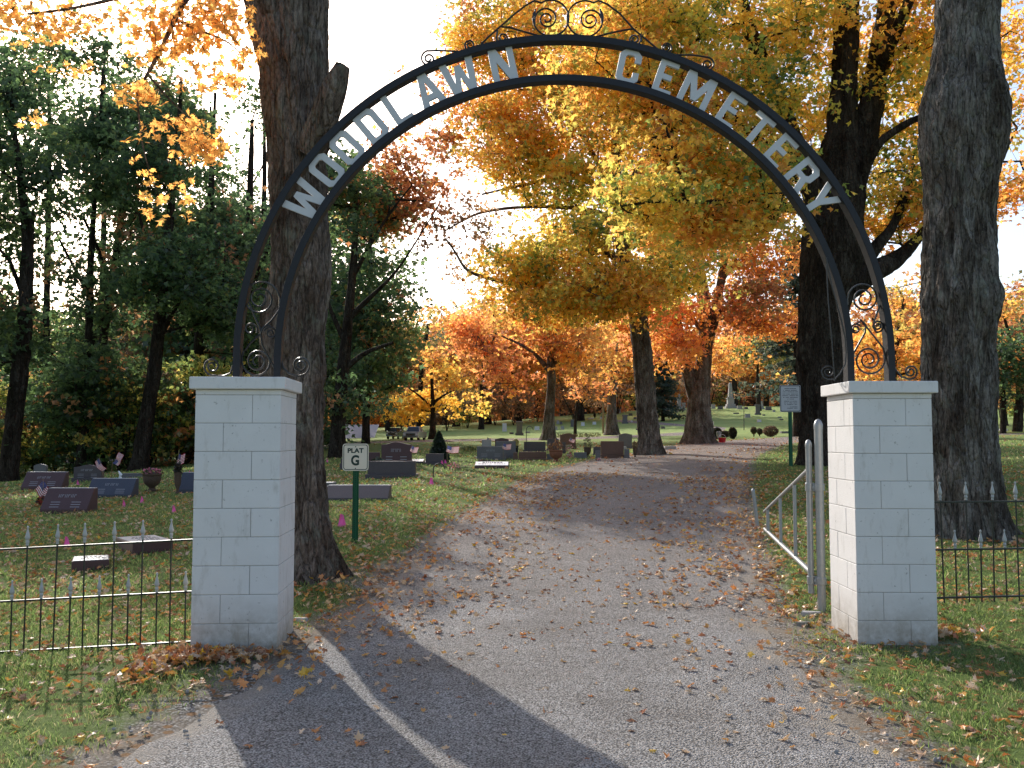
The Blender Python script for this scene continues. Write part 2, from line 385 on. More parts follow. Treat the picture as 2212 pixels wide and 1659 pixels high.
lit = np.clip(1.2 - abs(Y - 14) / 22, .12, 1)
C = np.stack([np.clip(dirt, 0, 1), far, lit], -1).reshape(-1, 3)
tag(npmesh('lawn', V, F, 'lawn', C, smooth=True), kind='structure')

def strip(name, D, mat, lift, jit=.12, step=2, cols=15):
    q = D[::step]; t = np.gradient(q[:, :2], axis=0); t /= np.linalg.norm(t, axis=1)[:, None]; nr = np.stack([t[:, 1], -t[:, 0]], 1)
    off = np.linspace(-1, 1, cols); vs = []; cs = []
    for i in range(len(q)):
        jl = [mn.noise(Vector((q[i, 1] * 1.9, s * 7., q[i, 0] * 1.9))) * jit * 2.4 + mn.noise(Vector((q[i, 1] * 7, s * 9., q[i, 0]))) * jit for s in (-1, 1)]
        for o in off:
            w = q[i, 2] + (jl[0] if o < 0 else jl[1]) * abs(o)
            x, y = q[i, :2] + nr[i] * o * w
            e = abs(o) ** 3
            z = float(T(x, y)) + lift - e * (lift + .012) + .02 * (1 - o * o) - .015 * math.exp(-((abs(o) - .45) / .16) ** 2)
            vs.append((x, y, z)); cs.append((abs(o) ** 4, min(1, max(0, (y - 7) / 8)), 0))
    n, c = len(q), cols; I = np.arange(n * c).reshape(n, c)
    F = np.stack([I[:-1, :-1], I[:-1, 1:], I[1:, 1:], I[1:, :-1]], -1).reshape(-1, 4)[:, ::-1]
    return tag(npmesh(name, np.array(vs), F, mat, np.array(cs), smooth=True), kind='structure')
strip('road', RD[:] if False else RD, 'gravel_road', .012, step=1, cols=31)
strip('path', PD, 'gravel_road', .03, step=4, cols=9)

# ------------------------------------------------------------------ gate pillars
def pillar(x, y, rz, z0, w, label, ncourse=9):
    t = empty('gate_pillar', (x, y, z0), rz, label, 'gate pillar')
    h = .203; a = w / 2; s = w / 3
    MB().box(-a + .007, a - .007, -a + .007, a - .007, -.05, ncourse * h + .045).build('mortar', 'block_joint', t)
    m = MB(); g = .0017
    for c in range(ncourse + 1):
        z1 = c * h; z2 = z1 + h if c < ncourse else z1 + .04
        rects = [(-a, -a + 2 * s, -a, -a + s), (-a + 2 * s, a, -a, -a + 2 * s), (-a + s, a, -a + 2 * s, a), (-a, -a + s, -a + s, a)]
        if c % 2: rects = [(-x1, -x0, y0, y1) for x0, x1, y0, y1 in rects]
        if c == ncourse: rects = [(-a, a, -a, a)]
        for x0, x1, y0, y1 in rects:
            j = random.uniform(-.0008, .0008)
            m.box(x0 + g + j, x1 - g + j, y0 + g, y1 - g, z1 + g, z2 - g)
    m.build('shaft', 'painted_block', t, bevel=.005, seg=2)
    MB().box(-a - .035, a + .035, -a - .035, a + .035, ncourse * h + .041, ncourse * h + .041 + .088).build('cap', 'painted_block', t, bevel=.009, seg=3)
    f = MB().box(-a - .012, a + .012, -a - .014, a + .012, -.12, -.004)
    f.build('footing', 'footing', t, bevel=.01)
    return t
pillar(-1.985, 6.815, R(3), .012, .61, 'white painted block gate pillar left of the road, beside the leaning tree trunk')
pillar(2.822, 7.0, R(-1), -.006, .585, 'white painted block gate pillar right of the road, beside the steel swing gate')

# ------------------------------------------------------------------ arch
GA = np.array([-1.985, 6.83]); GB = np.array([2.822, 7.01]); GU = (GB - GA) / np.linalg.norm(GB - GA); GN = np.array([-GU[1], GU[0]])
def A(px, py, off=0.):
    d = ray(px, py); t = np.dot(GA + GN * off, GN) / np.dot(d[:2], GN); return d * t + np.array([0, 0, EYE])
def uz(px, py): p = A(px, py); return float(np.dot(p[:2] - GA, GU)), float(p[2])
def W(u, z, off=0.): q = GA + GU * u + GN * off; return Vector((q[0], q[1], z))
ARC_Z0 = 1.93
arch = empty('entrance_arch', (*W(2.4, 1.97),), 0, 'black iron arch over the road with raised grey lettering and scrollwork', 'arch')
iv = Matrix.Translation(-arch.location)
def arch_bar(pl, pr, pt, half_r, half_d):
    uL, uR, zt = uz(*pl)[0], uz(*pr)[0], uz(*pt)[1]; Rr = (uR - uL) / 2; uc = (uL + uR) / 2; zc = zt - Rr
    pts = [(uL, ARC_Z0, -1, 0)]
    for k in range(97):
        a = math.pi * (1 - k / 96); pts.append((uc + Rr * math.cos(a), zc + Rr * math.sin(a), math.cos(a), math.sin(a)))
    pts.append((uR, ARC_Z0, 1, 0)); m = MB(); vs = []
    for u, z, nu, nz in pts:
        for s, d in ((-1, -1), (1, -1), (1, 1), (-1, 1)):
            vs.append(W(u + nu * half_r * s, z + nz * half_r * s, half_d * d) - arch.location)
    n = len(pts); fs = [(i * 4 + j, i * 4 + (j + 1) % 4, (i + 1) * 4 + (j + 1) % 4, (i + 1) * 4 + j) for i in range(n - 1) for j in range(4)] + [(0, 1, 2, 3), (n * 4 - 4, n * 4 - 3, n * 4 - 2, n * 4 - 1)]
    m.add(vs, fs); m.build('arch_bar', 'black_iron', arch, bevel=.004)
    return uc, zc, Rr
uo, zo, Ro = arch_bar((513, 808), (1922, 812), (1218, 86), .027, .045)
ui, zi, Ri = arch_bar((601, 808), (1834, 812), (1218, 172), .027, .045)
GL = {
 'W': (.94, [[(0, 1), (.2, 1), (.28, .34), (.39, .82), (.55, .82), (.66, .34), (.74, 1), (.94, 1), (.78, 0), (.58, 0), (.47, .5), (.36, 0), (.16, 0)]]),
 'O': (.62, [[(.15, 0), (0, .15), (0, .85), (.15, 1), (.47, 1), (.62, .85), (.62, .15), (.47, 0)], [(.22, .16), (.17, .22), (.17, .78), (.22, .84), (.40, .84), (.45, .78), (.45, .22), (.40, .16)]]),
 'D': (.6, [[(0, 0), (0, 1), (.44, 1), (.6, .85), (.6, .15), (.44, 0)], [(.17, .16), (.17, .84), (.37, .84), (.43, .77), (.43, .23), (.37, .16)]]),
 'L': (.5, [[(0, 0), (0, 1), (.17, 1), (.17, .16), (.5, .16), (.5, 0)]]),
 'A': (.7, [[(0, 0), (.24, 1), (.46, 1), (.7, 0), (.51, 0), (.465, .2), (.235, .2), (.19, 0)], [(.27, .37), (.35, .76), (.43, .37)]]),
 'N': (.66, [[(0, 0), (0, 1), (.2, 1), (.49, .4), (.49, 1), (.66, 1), (.66, 0), (.47, 0), (.17, .6), (.17, 0)]]),
 'C': (.6, [[(.15, 0), (0, .15), (0, .85), (.15, 1), (.45, 1), (.6, .85), (.6, .64), (.43, .64), (.43, .78), (.37, .84), (.23, .84), (.17, .78), (.17, .22), (.23, .16), (.37, .16), (.43, .22), (.43, .36), (.6, .36), (.6, .15), (.45, 0)]]),
 'E': (.52, [[(0, 0), (0, 1), (.52, 1), (.52, .85), (.17, .85), (.17, .59), (.42, .59), (.42, .44), (.17, .44), (.17, .15), (.52, .15), (.52, 0)]]),
 'M': (.84, [[(0, 0), (0, 1), (.22, 1), (.42, .5), (.62, 1), (.84, 1), (.84, 0), (.67, 0), (.67, .64), (.49, .2), (.35, .2), (.17, .64), (.17, 0)]]),
 'T': (.6, [[(.215, 0), (.215, .84), (0, .84), (0, 1), (.6, 1), (.6, .84), (.385, .84), (.385, 0)]]),
 'R': (.62, [[(0, 0), (0, 1), (.46, 1), (.6, .87), (.6, .55), (.5, .44), (.64, 0), (.46, 0), (.33, .41), (.17, .41), (.17, 0)], [(.17, .56), (.17, .85), (.37, .85), (.43, .79), (.43, .62), (.37, .56)]]),
 'Y': (.68, [[(.25, 0), (.25, .42), (0, 1), (.19, 1), (.34, .62), (.49, 1), (.68, 1), (.43, .42), (.43, 0)]]),
}
LET = [('W', 659, 432), ('O', 707, 369), ('O', 750, 320), ('D', 805, 274), ('L', 862, 238), ('A', 930, 204), ('W', 995, 166), ('N', 1087, 143),
       ('C', 1359, 142), ('E', 1438, 167), ('M', 1506, 195), ('E', 1580, 237), ('T', 1638, 278), ('E', 1686, 326), ('R', 1731, 381), ('Y', 1776, 431)]
uc, zc = (uo + ui) / 2, (zo + zi) / 2; Rm = (Ro + Ri) / 2; LH = (Ro - Ri) - .035
ang = math.atan2(GU[1], GU[0])
for ch, px, py in LET:
    u, z = uz(px, py); a = math.atan2(z - zc, u - uc); w, sp = GL[ch]
    u, z = uc + Rm * math.cos(a), zc + Rm * math.sin(a)
    mt = iv @ Matrix.Translation(W(u, z)) @ Matrix.Rotation(ang, 4, 'Z') @ Matrix.Rotation(-(a - math.pi / 2), 4, 'Y')
    k = LH * 1.0; spl = [[((x - w / 2) * k * 1.06, (y - .5) * k) for x, y in s] for s in sp]
    tag(curve_obj('letter', spl, 'letter_paint', arch, .012, mtx=mt), 'grey metal letter %s' % ch)
# scroll work, drawn in the plane of the arch
def spiral(cx, cy, r0, r1, a0, turns, n=40, sy=1.):
    out = []
    for i in range(n):
        t = i / (n - 1); r = r0 + (r1 - r0) * t ** .75; a = R(a0) + 2 * math.pi * turns * t
        out.append((cx + r * math.cos(a), cy - r * sy * math.sin(a)))
    return out
def scroll(px, r=.0075, off=0.):
    m = MB(); pts = [Vector(A(*p, off)) - arch.location for p in px]; m.tube(pts, r, 6); m.build('scroll', 'wrought_iron', arch, smooth=True)
S = spiral
# left pillar
scroll([(556, 832 - 10), (566, 806), (590, 790), (598, 770), (592, 740)][:0] + S(561.5, 645.6, 45, 9, -20, 2.4) )
scroll([(606, 646), (604, 668), (588, 690), (568, 709), (562, 722), (566, 745), (590, 790), (597, 800)])
scroll([(538, 652), (548, 680), (560, 706), (563, 716)] )
scroll(S(540.6, 711, 16, 4, -30, 1.4)); scroll(S(585.4, 719.5, 15, 4, 160, -1.5))
scroll([(563, 712), (572, 704), (585, 704)])
scroll(S(556, 781, 37, 8, 140, 2.3)); scroll([(529, 757), (540, 742), (562, 722)])
scroll([(503, 790), (498, 806), (484, 812), (468, 812)] + S(458.4, 791, 21, 5, -70, -1.9))
scroll([(606, 775), (612, 795), (624, 807), (640, 812)] + S(649, 789, 23, 5, -100, 2.0))
# right pillar
scroll(S(1866, 645, 38, 8, 200, -2.3)); scroll([(1904, 648), (1899, 664), (1888, 695), (1886, 706), (1893, 718)] + S(1896, 704, 14, 4, -100, 1.7))
scroll([(1842, 804 - 60), (1836, 738)][:0] + [(1858, 690), (1870, 702), (1869, 718), (1850, 752), (1840, 770)]); scroll(S(1848, 711, 12, 4, 40, 1.6))
scroll(S(1876.9, 777, 36, 8, 10, -2.3)); scroll([(1913, 770), (1908, 752), (1886, 724), (1862, 694), (1850, 699)])
scroll([(1828, 760), (1826, 786), (1814, 808), (1800, 821)] + S(1789, 803, 18, 4, -60, -2.0), .0055, -.06)
scroll([(1784, 556), (1798, 622), (1817, 690), (1826, 730), (1828, 762)], .006, -.06)
scroll([(1785, 570), (1789, 650), (1797, 740), (1803, 822)], .0055, -.1)
scroll([(1926, 772), (1934, 798), (1948, 815)] + S(1967, 803, 18, 4, 220, 2.0))
# crown
def z2(x, y): return ((1000 + x / 3.16) / 1.1573, y / 3.16 / 1.1573)
scroll([z2(600, 392), z2(700, 290), z2(790, 212), z2(900, 115), z2(990, 45), z2(1060, 5)] + S(*z2(1192, 143), 39, 39, 122, -.92, 24) + [z2(1062, 200)] + S(*z2(1160, 150), 28, 5, 200, -2.0, 40))
scroll([z2(2070, 420), z2(1960, 325), z2(1845, 230), z2(1740, 110), z2(1640, 35), z2(1570, 5)] + S(*z2(1462, 148), 39, 39, 62, .92, 24) + [z2(1598, 190)] + S(*z2(1500, 160), 27, 5, -15, 2.0, 40))
scroll([z2(800, 212), z2(860, 215), z2(960, 245), z2(1110, 287)]); scroll([z2(1845, 228), z2(1760, 240), z2(1660, 262), z2(1540, 292)])
scroll([z2(770, 240), z2(762, 290)] + S(*z2(812, 300), 14, 4, 180, 1.7)); scroll([z2(1900, 275), z2(1903, 300)] + S(*z2(1852, 312), 14, 4, 0, -1.7))
scroll([z2(590, 395), z2(530, 385)][:1] + S(*z2(552, 356), 13, 4, -90, -1.6)); scroll([z2(2085, 425)] + S(*z2(2105, 378), 13, 4, -90, 1.8))
scroll([z2(540, 412), z2(430, 405), z2(300, 399), z2(220, 402)] + S(*z2(225, 465), 18, 4, 95, 1.75))
def z3(x, y): return ((1300 + x / 2.458) / 1.1573, y / 2.458 / 1.1573)
scroll([z3(860, 325), z3(950, 338), z3(1060, 338), z3(1140, 350)] + S(*z3(1152, 398), 16, 4, 80, -1.75))

# ------------------------------------------------------------------ iron fences
def fence(o, d, z_at, xs_t, xs_s, L, label, heights):
    """o origin (x,y), d unit direction, z_at(s) bottom-rail height, lists of positions along s"""
    rails, tall, short, low = heights
    t = empty('iron_fence', (o[0], o[1], z_at(0)), 0, label, 'iron fence')
    zb = z_at(0); n = Vector((-d[1], d[0], 0))
    def pt(s, z): return Vector((d[0] * s, d[1] * s, z + z_at(s) - zb))
    for h in rails:
        m = MB(); a, b = pt(0, h), pt(L, h)
        vs = [p + n * sy * .012 + Vector((0, 0, sz * .0065)) for p in (a, b) for sy in (-1, 1) for sz in (-1, 1)]
        m.add(vs, [(0, 1, 3, 2), (4, 6, 7, 5), (0, 4, 5, 1), (2, 3, 7, 6), (0, 2, 6, 4), (1, 5, 7, 3)]); m.build('rail', 'fence_iron', t, bevel=.002)
    def mk(hh, fn, parts):
        a = MB(); a.tube([(0, 0, low), (0, 0, hh - .13)], .0058, 8)
        f = MB(); f.lathe([(.009, 0), (.012, .006), (.009, .014), (.0135, .02), (.0135, .034), (.009, .04), (.016, .048), (.0195, .06), (.013, .085), (.007, .112), (.005, .122), (.0085, .13), (.0085, .136), (.004, .143)], 8, (0, 0, hh - .143), 1, .75)
        return a, f
    proto = {}
    for kind, hh, ss in (('tall', tall, xs_t), ('short', short, xs_s)):
        for s in ss:
            p = pt(s, 0)
            if kind not in proto:
                a, f = mk(hh, fence, None); b = a.build('picket', 'fence_iron', t, smooth=True); c = f.build('finial', 'silver_finial', b, smooth=True); proto[kind] = (b, c)
            else:
                b = proto[kind][0].copy(); COL.objects.link(b); b.parent = t; c = proto[kind][1].copy(); COL.objects.link(c); c.parent = b
            b.location = p; b.rotation_euler = (random.gauss(0, .006), random.gauss(0, .006), random.uniform(-.3, .3))
    return t
# left: runs left from the left pillar, following the falling ground
sL = lambda s: .055 - .048 * s
x_of = lambda px: (CW / 2 - px) / FPX * 6.62
o = (-2.29, 6.68); d = (-.9995, -.03)
tp = [x_of(v) - 2.29 for v in (371.2, 309.4, 248.4, 186.6, 125, 63.4, 3)]; step = .2075
tp += [tp[-1] + step * k for k in range(1, 8)]; st = [x_of(403.8) - 2.29 + step * k for k in range(14)]
fence(o, d, sL, tp, st, 3.1, 'black iron picket fence with silver spear tips running left from the left gate pillar', ([0, .36, .735], .895, .51, -.055))
sR = lambda s: .305 + .0 * s
o = (3.118, 7.02); d = (math.cos(R(7)), math.sin(R(7)))
def s_of(px): a = (px - CW / 2) / FPX; return (a * o[1] - o[0]) / (d[0] - a * d[1])
tp = [s_of(v) for v in (2028.3, 2082, 2135.5, 2188.8)]; dd = (tp[3] - tp[0]) / 3; tp += [tp[-1] + dd * k for k in range(1, 10)]; st = [v + dd / 2 for v in tp]
fence(o, d, sR, tp, st, 3.0, 'black iron picket fence with silver spear tips running right from the right gate pillar', ([0, .365, .73], .885, .515, -.04))

# ------------------------------------------------------------------ steel swing gate
hx, hy = P(1747, 1000, 7.8)[:2]; tx, ty_ = P(1652, 1130, 11.5)[:2]
gp = G(1772, 1326); px_, py_ = P(1769, 1000, 7.75)[:2]
post = empty('gate_post', (px_, py_, float(T(px_, py_)) - .1), 0, 'thick galvanised pipe post standing against the right gate pillar', 'gate post')
m = MB(); m.tube([(0, 0, 0), (0, 0, 1.64)], .035, 20); m.build('pipe', 'galvanised', post, smooth=True)
m = MB(); m.lathe([(.037, 0), (.038, .03), (.036, .045), (.024, .075), (.006, .088)], 20, (0, 0, 1.64)); m.build('pipe_cap', 'galvanised', post, smooth=True)
gt = empty('swing_gate', (hx, hy, .3), 0, 'galvanised pipe swing gate standing open beside the road, tapering to its free end', 'gate')
H = Vector((hx, hy, .3)); D_ = Vector((tx - hx, ty_ - hy, 0))
def gz(py, Yd): return P(1700, py, Yd)[2]
zt, zb = gz(958, 7.8), gz(1281, 7.8)
m = MB(); m.tube([(0, 0, zb - .3), (0, 0, zt - .33)], .026, 18); m.build('hinge_pipe', 'galvanised', gt, smooth=True)
m = MB(); m.lathe([(.028, 0), (.029, .02), (.027, .032), (.017, .055), (.004, .065)], 18, (0, 0, zt - .33)); m.build('pipe_cap', 'galvanised', gt, smooth=True)
low0, low1 = gz(1236, 7.8) - .3, gz(1143, 11.5) - .3; up0, up1 = gz(1014, 7.8) - .3, gz(1105, 11.5) - .3
m = MB(); m.tube([(0, 0, low0), tuple(D_ + Vector((0, 0, low1)))], .0225, 14); m.build('lower_rail', 'galvanised', gt, smooth=True)
m = MB(); m.tube([(0, 0, up0), tuple(D_ + Vector((0, 0, up1)))], .019, 14); m.build('upper_rail', 'galvanised', gt, smooth=True)
for pxv, rr in ((1713, .0175), (1682, .0175), (1655, .02)):
    a = (pxv - CW / 2) / FPX; s = (a * hy - hx) / (D_.x - a * D_.y); q = D_ * s
    m = MB(); m.tube([tuple(q + Vector((0, 0, low0 + (low1 - low0) * s))), tuple(q + Vector((0, 0, up0 + (up1 - up0) * s)))], rr, 12); m.build('upright', 'galvanised', gt, smooth=True)
for yy in (1052, 1253):
    z = gz(yy, 7.8) - .3; b = MB(); dv = Vector((px_ - hx, py_ - hy, 0)); a = math.atan2(dv.y, dv.x); mt = Matrix.Translation((0, 0, z)) @ Matrix.Rotation(a, 4, 'Z')
    b.box(-.02, dv.length - .01, -.006, .006, -.035, .035, mt); b.lathe([(.032, -.036), (.034, -.03), (.034, .03), (.032, .036)], 18, (0, 0, z)); b.lathe([(.041, -.03), (.043, -.026), (.043, .026), (.041, .03)], 18, (dv.x, dv.y, z))
    b.box(dv.length * .5 - .012, dv.length * .5 + .012, -.022, .022, -.012, .012, mt)
    b.build('hinge_bracket', 'galvanised', gt, bevel=.002)
gs = P(1637, 1134, 12.2); gz0 = float(T(gs[0], gs[1]))
m = MB(); m.tube([(0, 0, 0), (-.03, 0, .30), (-.055, 0, .50)], .024, 14); st_ = empty('gate_stop', (gs[0], gs[1], gz0 - .02), 0, 'short leaning steel pipe stake at the free end of the gate', 'stake')
m.build('pipe', 'galvanised', st_, smooth=True); MB().lathe([(.025, 0), (.026, .02), (.015, .04), (.004, .047)], 14, (-.055, 0, .5)).build('pipe_cap', 'galvanised', st_, smooth=True)

# ------------------------------------------------------------------ signs
def rrect(w, h, r, k=5):
    out = []
    for cx, cy, a0 in ((w / 2 - r, h / 2 - r, 0), (-w / 2 + r, h / 2 - r, 90), (-w / 2 + r, -h / 2 + r, 180), (w / 2 - r, -h / 2 + r, 270)):
        out += [(cx + r * math.cos(R(a0 + 90 * i / k)), cy + r * math.sin(R(a0 + 90 * i / k))) for i in range(k + 1)]
    return out
def sign_post(base, h, lean, t, w=.06):
    m = MB(); sec = [(-w / 2, .018), (-w / 2, .012), (-w * .28, .012), (-w * .2, -.02), (w * .2, -.02), (w * .28, .012), (w / 2, .012), (w / 2, .018), (w * .2, .018), (w * .12, -.012), (-w * .12, -.012), (-w * .2, .018)]
    n = len(sec); vs = [(x, y, -.3) for x, y in sec] + [(x + lean, y, h) for x, y in sec]
    m.add(vs, [tuple(range(n))[::-1], tuple(range(n, 2 * n))] + [(i, (i + 1) % n, (i + 1) % n + n, i + n) for i in range(n)]); m.build('post', 'green_post', t)
    q = MB(); k = 0
    while k * .0254 * 1.0 < h - .03:
        z = .03 + k * .0254; q.lathe([(.0045, 0), (.0045, .0016)], 8, (0, 0, 0)); k += 1
        for i in range(len(q.v) - 16, len(q.v)): x, y, zz = q.v[i]; q.v[i] = (x + lean * z / h, -.0205 - zz, y + z)
    q.build('post_holes', 'hole_dark', t)
b = G(766, 1170); Yd = b[1]
c = P(769, 987.5, Yd); w, h = M(56, Yd), M(58, Yd)
t = empty('plat_sign', b, 0, 'cream sign reading PLAT G on a green steel channel post beside the road', 'sign')
sign_post(b, c[2] - b[2] + h * .45, c[0] - b[0], t, .075)
off = Vector((c[0] - b[0], -.03, c[2] - b[2]))
curve_obj('sign_panel', [rrect(w, h, .035)], 'sign_cream', t, .0015, mtx=Matrix.Translation(off))
o2 = off + Vector((0, -.0022, 0))
curve_obj('sign_border', [rrect(w * .93, h * .93, .03), rrect(w * .88, h * .88, .024)], 'sign_green', t, .0006, mtx=Matrix.Translation(o2))
text_obj('lettering', 'PLAT', h * .235, 'sign_green', t, Matrix.Translation(o2 + Vector((-.002, 0, h * .235))), .0006, 1.12, .0028)
text_obj('lettering', 'G', h * .50, 'sign_green', t, Matrix.Translation(o2 + Vector((-.004, 0, -h * .135))), .0006, .86, .006)
for dz in (.385, -.415):
    m = MB(); m.lathe([(.007, 0), (.006, .003), (.003, .004)], 10); m.v = [(x + off.x, -z + o2.y, y + off.z + h * dz) for x, y, z in m.v]; m.build('bolt', 'hole_dark', t)
b = G(1709, 1006); Yd = b[1]; c = P(1709, 861, Yd); w, h = M(45, Yd), M(58, Yd)
t = empty('notice_sign', b, 0, 'grey cemetery notice sign with lines of small print on a green post', 'sign')
sign_post(b, c[2] - b[2] + h * .3, 0, t, .09)
off = Vector((0, -.03, c[2] - b[2]))
curve_obj('sign_panel', [rrect(w, h, .03)], 'sign_grey', t, .0015, mtx=Matrix.Translation(off)); o2 = off + Vector((0, -.0024, 0))
curve_obj('sign_border', [rrect(w * .955, h * .965, .028), rrect(w * .90, h * .915, .02)], 'sign_black', t, .0008, mtx=Matrix.Translation(o2))
m = MB()
lines = [(.37, [(-.28, .28)]), (.307, [(-.34, -.30), (-.24, .0), (.03, .33)]), (.247, [(-.36, -.23), (-.2, -.17), (-.12, .2), (.24, .37)]), (.165, [(-.36, -.24), (-.2, -.01), (.04, .37)]), (.105, [(-.38, -.1), (-.04, .22), (.26, .38)]),
         (.04, [(-.34, -.28), (-.22, -.07), (-.02, .36)]), (-.02, [(-.15, -.09), (-.04, .17)]), (-.10, [(-.3, -.05), (.0, .07), (.1, .32)]), (-.165, [(-.3, -.2), (-.15, -.1), (-.06, .1), (.14, .32)]), (-.225, [(-.28, -.22), (-.16, .14), (.2, .31)]), (-.31, [(-.02, .03), (.06, .34)]), (-.36, [(-.15, .12), (.17, .34)])]
for zf, ws in lines:
    for a0, a1 in ws:      # broken small strokes, as illegible as in the photo
        x = a0 * w
        while x < a1 * w - .004:
            l = min(random.uniform(.008, .014), a1 * w - x); hh = random.uniform(.010, .016); m.box(off.x + x, off.x + x + l, o2.y - .0008, o2.y + .0008, off.z + zf * h - hh / 2, off.z + zf * h + hh / 2); x += l + .0035
m.build('small_print', 'sign_black', t)
AZ, EL = R(-25.2), R(28.5)      # azimuth from +Y towards +X
SD = np.array([math.sin(AZ) * math.cos(EL), math.cos(AZ) * math.cos(EL), math.sin(EL)])
def shade_ok(q, mode=1):
    """thin the crowns where their shade would fall on ground that lies in the sun"""
    g = .4; lx, ly = q[0] - SD[0] / SD[2] * (q[2] - g), q[1] - SD[1] / SD[2] * (q[2] - g)
    if abs(lx) > .6 * abs(ly) + 1.2 or ly > 120 or ly < 2.5: return True
    if ly < 8.6: return False
    v = mn.noise(Vector((lx * .42, ly * .34, 4.2))) + .5 * mn.noise(Vector((lx * 1.1, ly * .9, 1.7)))
    if mode == 2: return ly > 12.6 or lx > 4 or v > .4
    if (ly > 18 and -3.6 < lx and ly < 36) or (13.2 < ly <= 18 and -3.2 < lx < .8): return False
    if lx > -1.6:
        if ly < 12.6: return v > .7
        if ly < 18.5: return v > (.16 if .8 < lx < 5.5 else .4)
        return ly > 34 and v > .4
    if ly < 11.2: return v > .42
    return v > (-.12 if ly < 22 else .12)
# ------------------------------------------------------------------ foliage tools
PAL = {  # linear albedo, weight
 'gold': [((0.84, 0.56, 0.06), 5), ((0.708, 0.354, 0.037), 3), ((0.512, 0.439, 0.061), 2.4), ((0.30, 0.34, 0.06), 1.1), ((0.74, 0.34, 0.05), 1.2)],
 'goldgreen': [((0.82, 0.58, 0.08), 5.5), ((0.56, 0.52, 0.07), 3.4), ((0.28, 0.37, 0.06), 2.6), ((0.12, 0.20, 0.04), 1.1), ((0.72, 0.38, 0.05), 1.4)],
 'orange': [((0.78, 0.34, 0.08), 4), ((0.68, 0.25, 0.06), 3), ((0.806, 0.429, 0.052), 3), ((0.390, 0.130, 0.039), 1.4)],
 'amber': [((0.780, 0.416, 0.052), 4), ((0.676, 0.286, 0.039), 3), ((0.520, 0.390, 0.065), 1.5), ((0.416, 0.182, 0.039), 1)],
 'rust': [((0.459, 0.176, 0.054), 3), ((0.621, 0.270, 0.054), 2), ((0.324, 0.135, 0.054), 2), ((0.351, 0.297, 0.081), 1)],
 'yellow': [((0.792, 0.504, 0.036), 5), ((0.720, 0.384, 0.036), 3), ((0.660, 0.504, 0.072), 2)],
 'darkgreen': [((0.076, 0.142, 0.049), 5), ((0.053, 0.099, 0.042), 4), ((0.114, 0.190, 0.057), 2.4), ((0.190, 0.228, 0.057), .6), ((0.304, 0.152, 0.057), .35)],
 'midgreen': [((0.099, 0.180, 0.054), 5), ((0.065, 0.126, 0.047), 4), ((0.180, 0.252, 0.063), 2), ((0.396, 0.306, 0.072), .8), ((0.504, 0.216, 0.054), .5)],
 'olive': [((0.210, 0.240, 0.060), 3), ((0.390, 0.300, 0.075), 3), ((0.120, 0.165, 0.053), 3), ((0.510, 0.300, 0.075), 2)],
 'under': [((0.420, 0.448, 0.084), 3), ((0.588, 0.476, 0.084), 2.5), ((0.168, 0.238, 0.056), 3), ((0.560, 0.280, 0.070), 1.2), ((0.098, 0.140, 0.042), 2)],
 'brown': [((0.308, 0.182, 0.098), 3), ((0.420, 0.252, 0.112), 2), ((0.196, 0.140, 0.084), 3), ((0.504, 0.280, 0.070), 1.4)],
 'bluegreen': [((0.096, 0.136, 0.096), 3), ((0.144, 0.176, 0.128), 2), ((0.080, 0.104, 0.080), 3)],
 'spruce': [((0.048, 0.077, 0.054), 4), ((0.080, 0.106, 0.072), 3), ((0.160, 0.144, 0.080), 1)],
}
def pick_cols(pal, n, rg):
    p = PAL[pal]; w = np.array([x[1] for x in p]); c = np.array([x[0] for x in p])
    return c[rg.choice(len(p), n, p=w / w.sum())]
def unit(v): return v / np.maximum(np.linalg.norm(v, axis=-1, keepdims=True), 1e-9)
def seg_tubes(p0, p1, r0, r1, k=5):
    d = unit(p1 - p0); ref = np.where(np.abs(d[:, 2:3]) < .9, np.array([[0, 0, 1.]]), np.array([[1., 0, 0]]))
    u = unit(np.cross(d, ref)); w = np.cross(d, u); a = np.arange(k) * 2 * math.pi / k
    ring = u[:, None] * np.cos(a)[None, :, None] + w[:, None] * np.sin(a)[None, :, None]
    V = np.concatenate([p0[:, None] + ring * r0[:, None, None], p1[:, None] + ring * r1[:, None, None]], 1)
    n = len(p0); b = (np.arange(n) * 2 * k)[:, None]; j = np.arange(k)[None]; j2 = (j + 1) % k
    return V.reshape(-1, 3), np.stack([b + j, b + j2, b + k + j2, b + k + j], -1).reshape(-1, 4)
def leaves(pos, size, cols, rg, droop=.5):
    n = len(pos); s = size * rg.uniform(.7, 1.25, n)[:, None]
    u = rg.normal(size=(n, 3)); u[:, 2] = u[:, 2] * .5 - droop; u = unit(u)
    v = unit(np.cross(u, rg.normal(size=(n, 3)) + np.array([0, 0, .8]))); w = np.cross(u, v)
    V = np.stack([pos - u * s * .5, pos - u * s * .04 + v * s * .52 + w * s * .12, pos + u * s * .05 + v * s * .2, pos + u * s * .52, pos + u * s * .02 - v * s * .2, pos - u * s * .06 - v * s * .5 + w * s * .12], 1)
    return V.reshape(-1, 3), np.arange(6 * n).reshape(n, 6), np.repeat(cols * rg.uniform(.72, 1.2, (n, 1)), 6, 0)
MAPLE = [(0, -.55), (.05, -.18), (.32, -.30), (.26, -.12), (.52, .02), (.36, .06), (.40, .30), (.22, .20), (.14, .28), (0, .56),
         (-.14, .28), (-.22, .20), (-.40, .30), (-.36, .06), (-.52, .02), (-.26, -.12), (-.32, -.30), (-.05, -.18)]
MAPLE = np.array(MAPLE) * .95
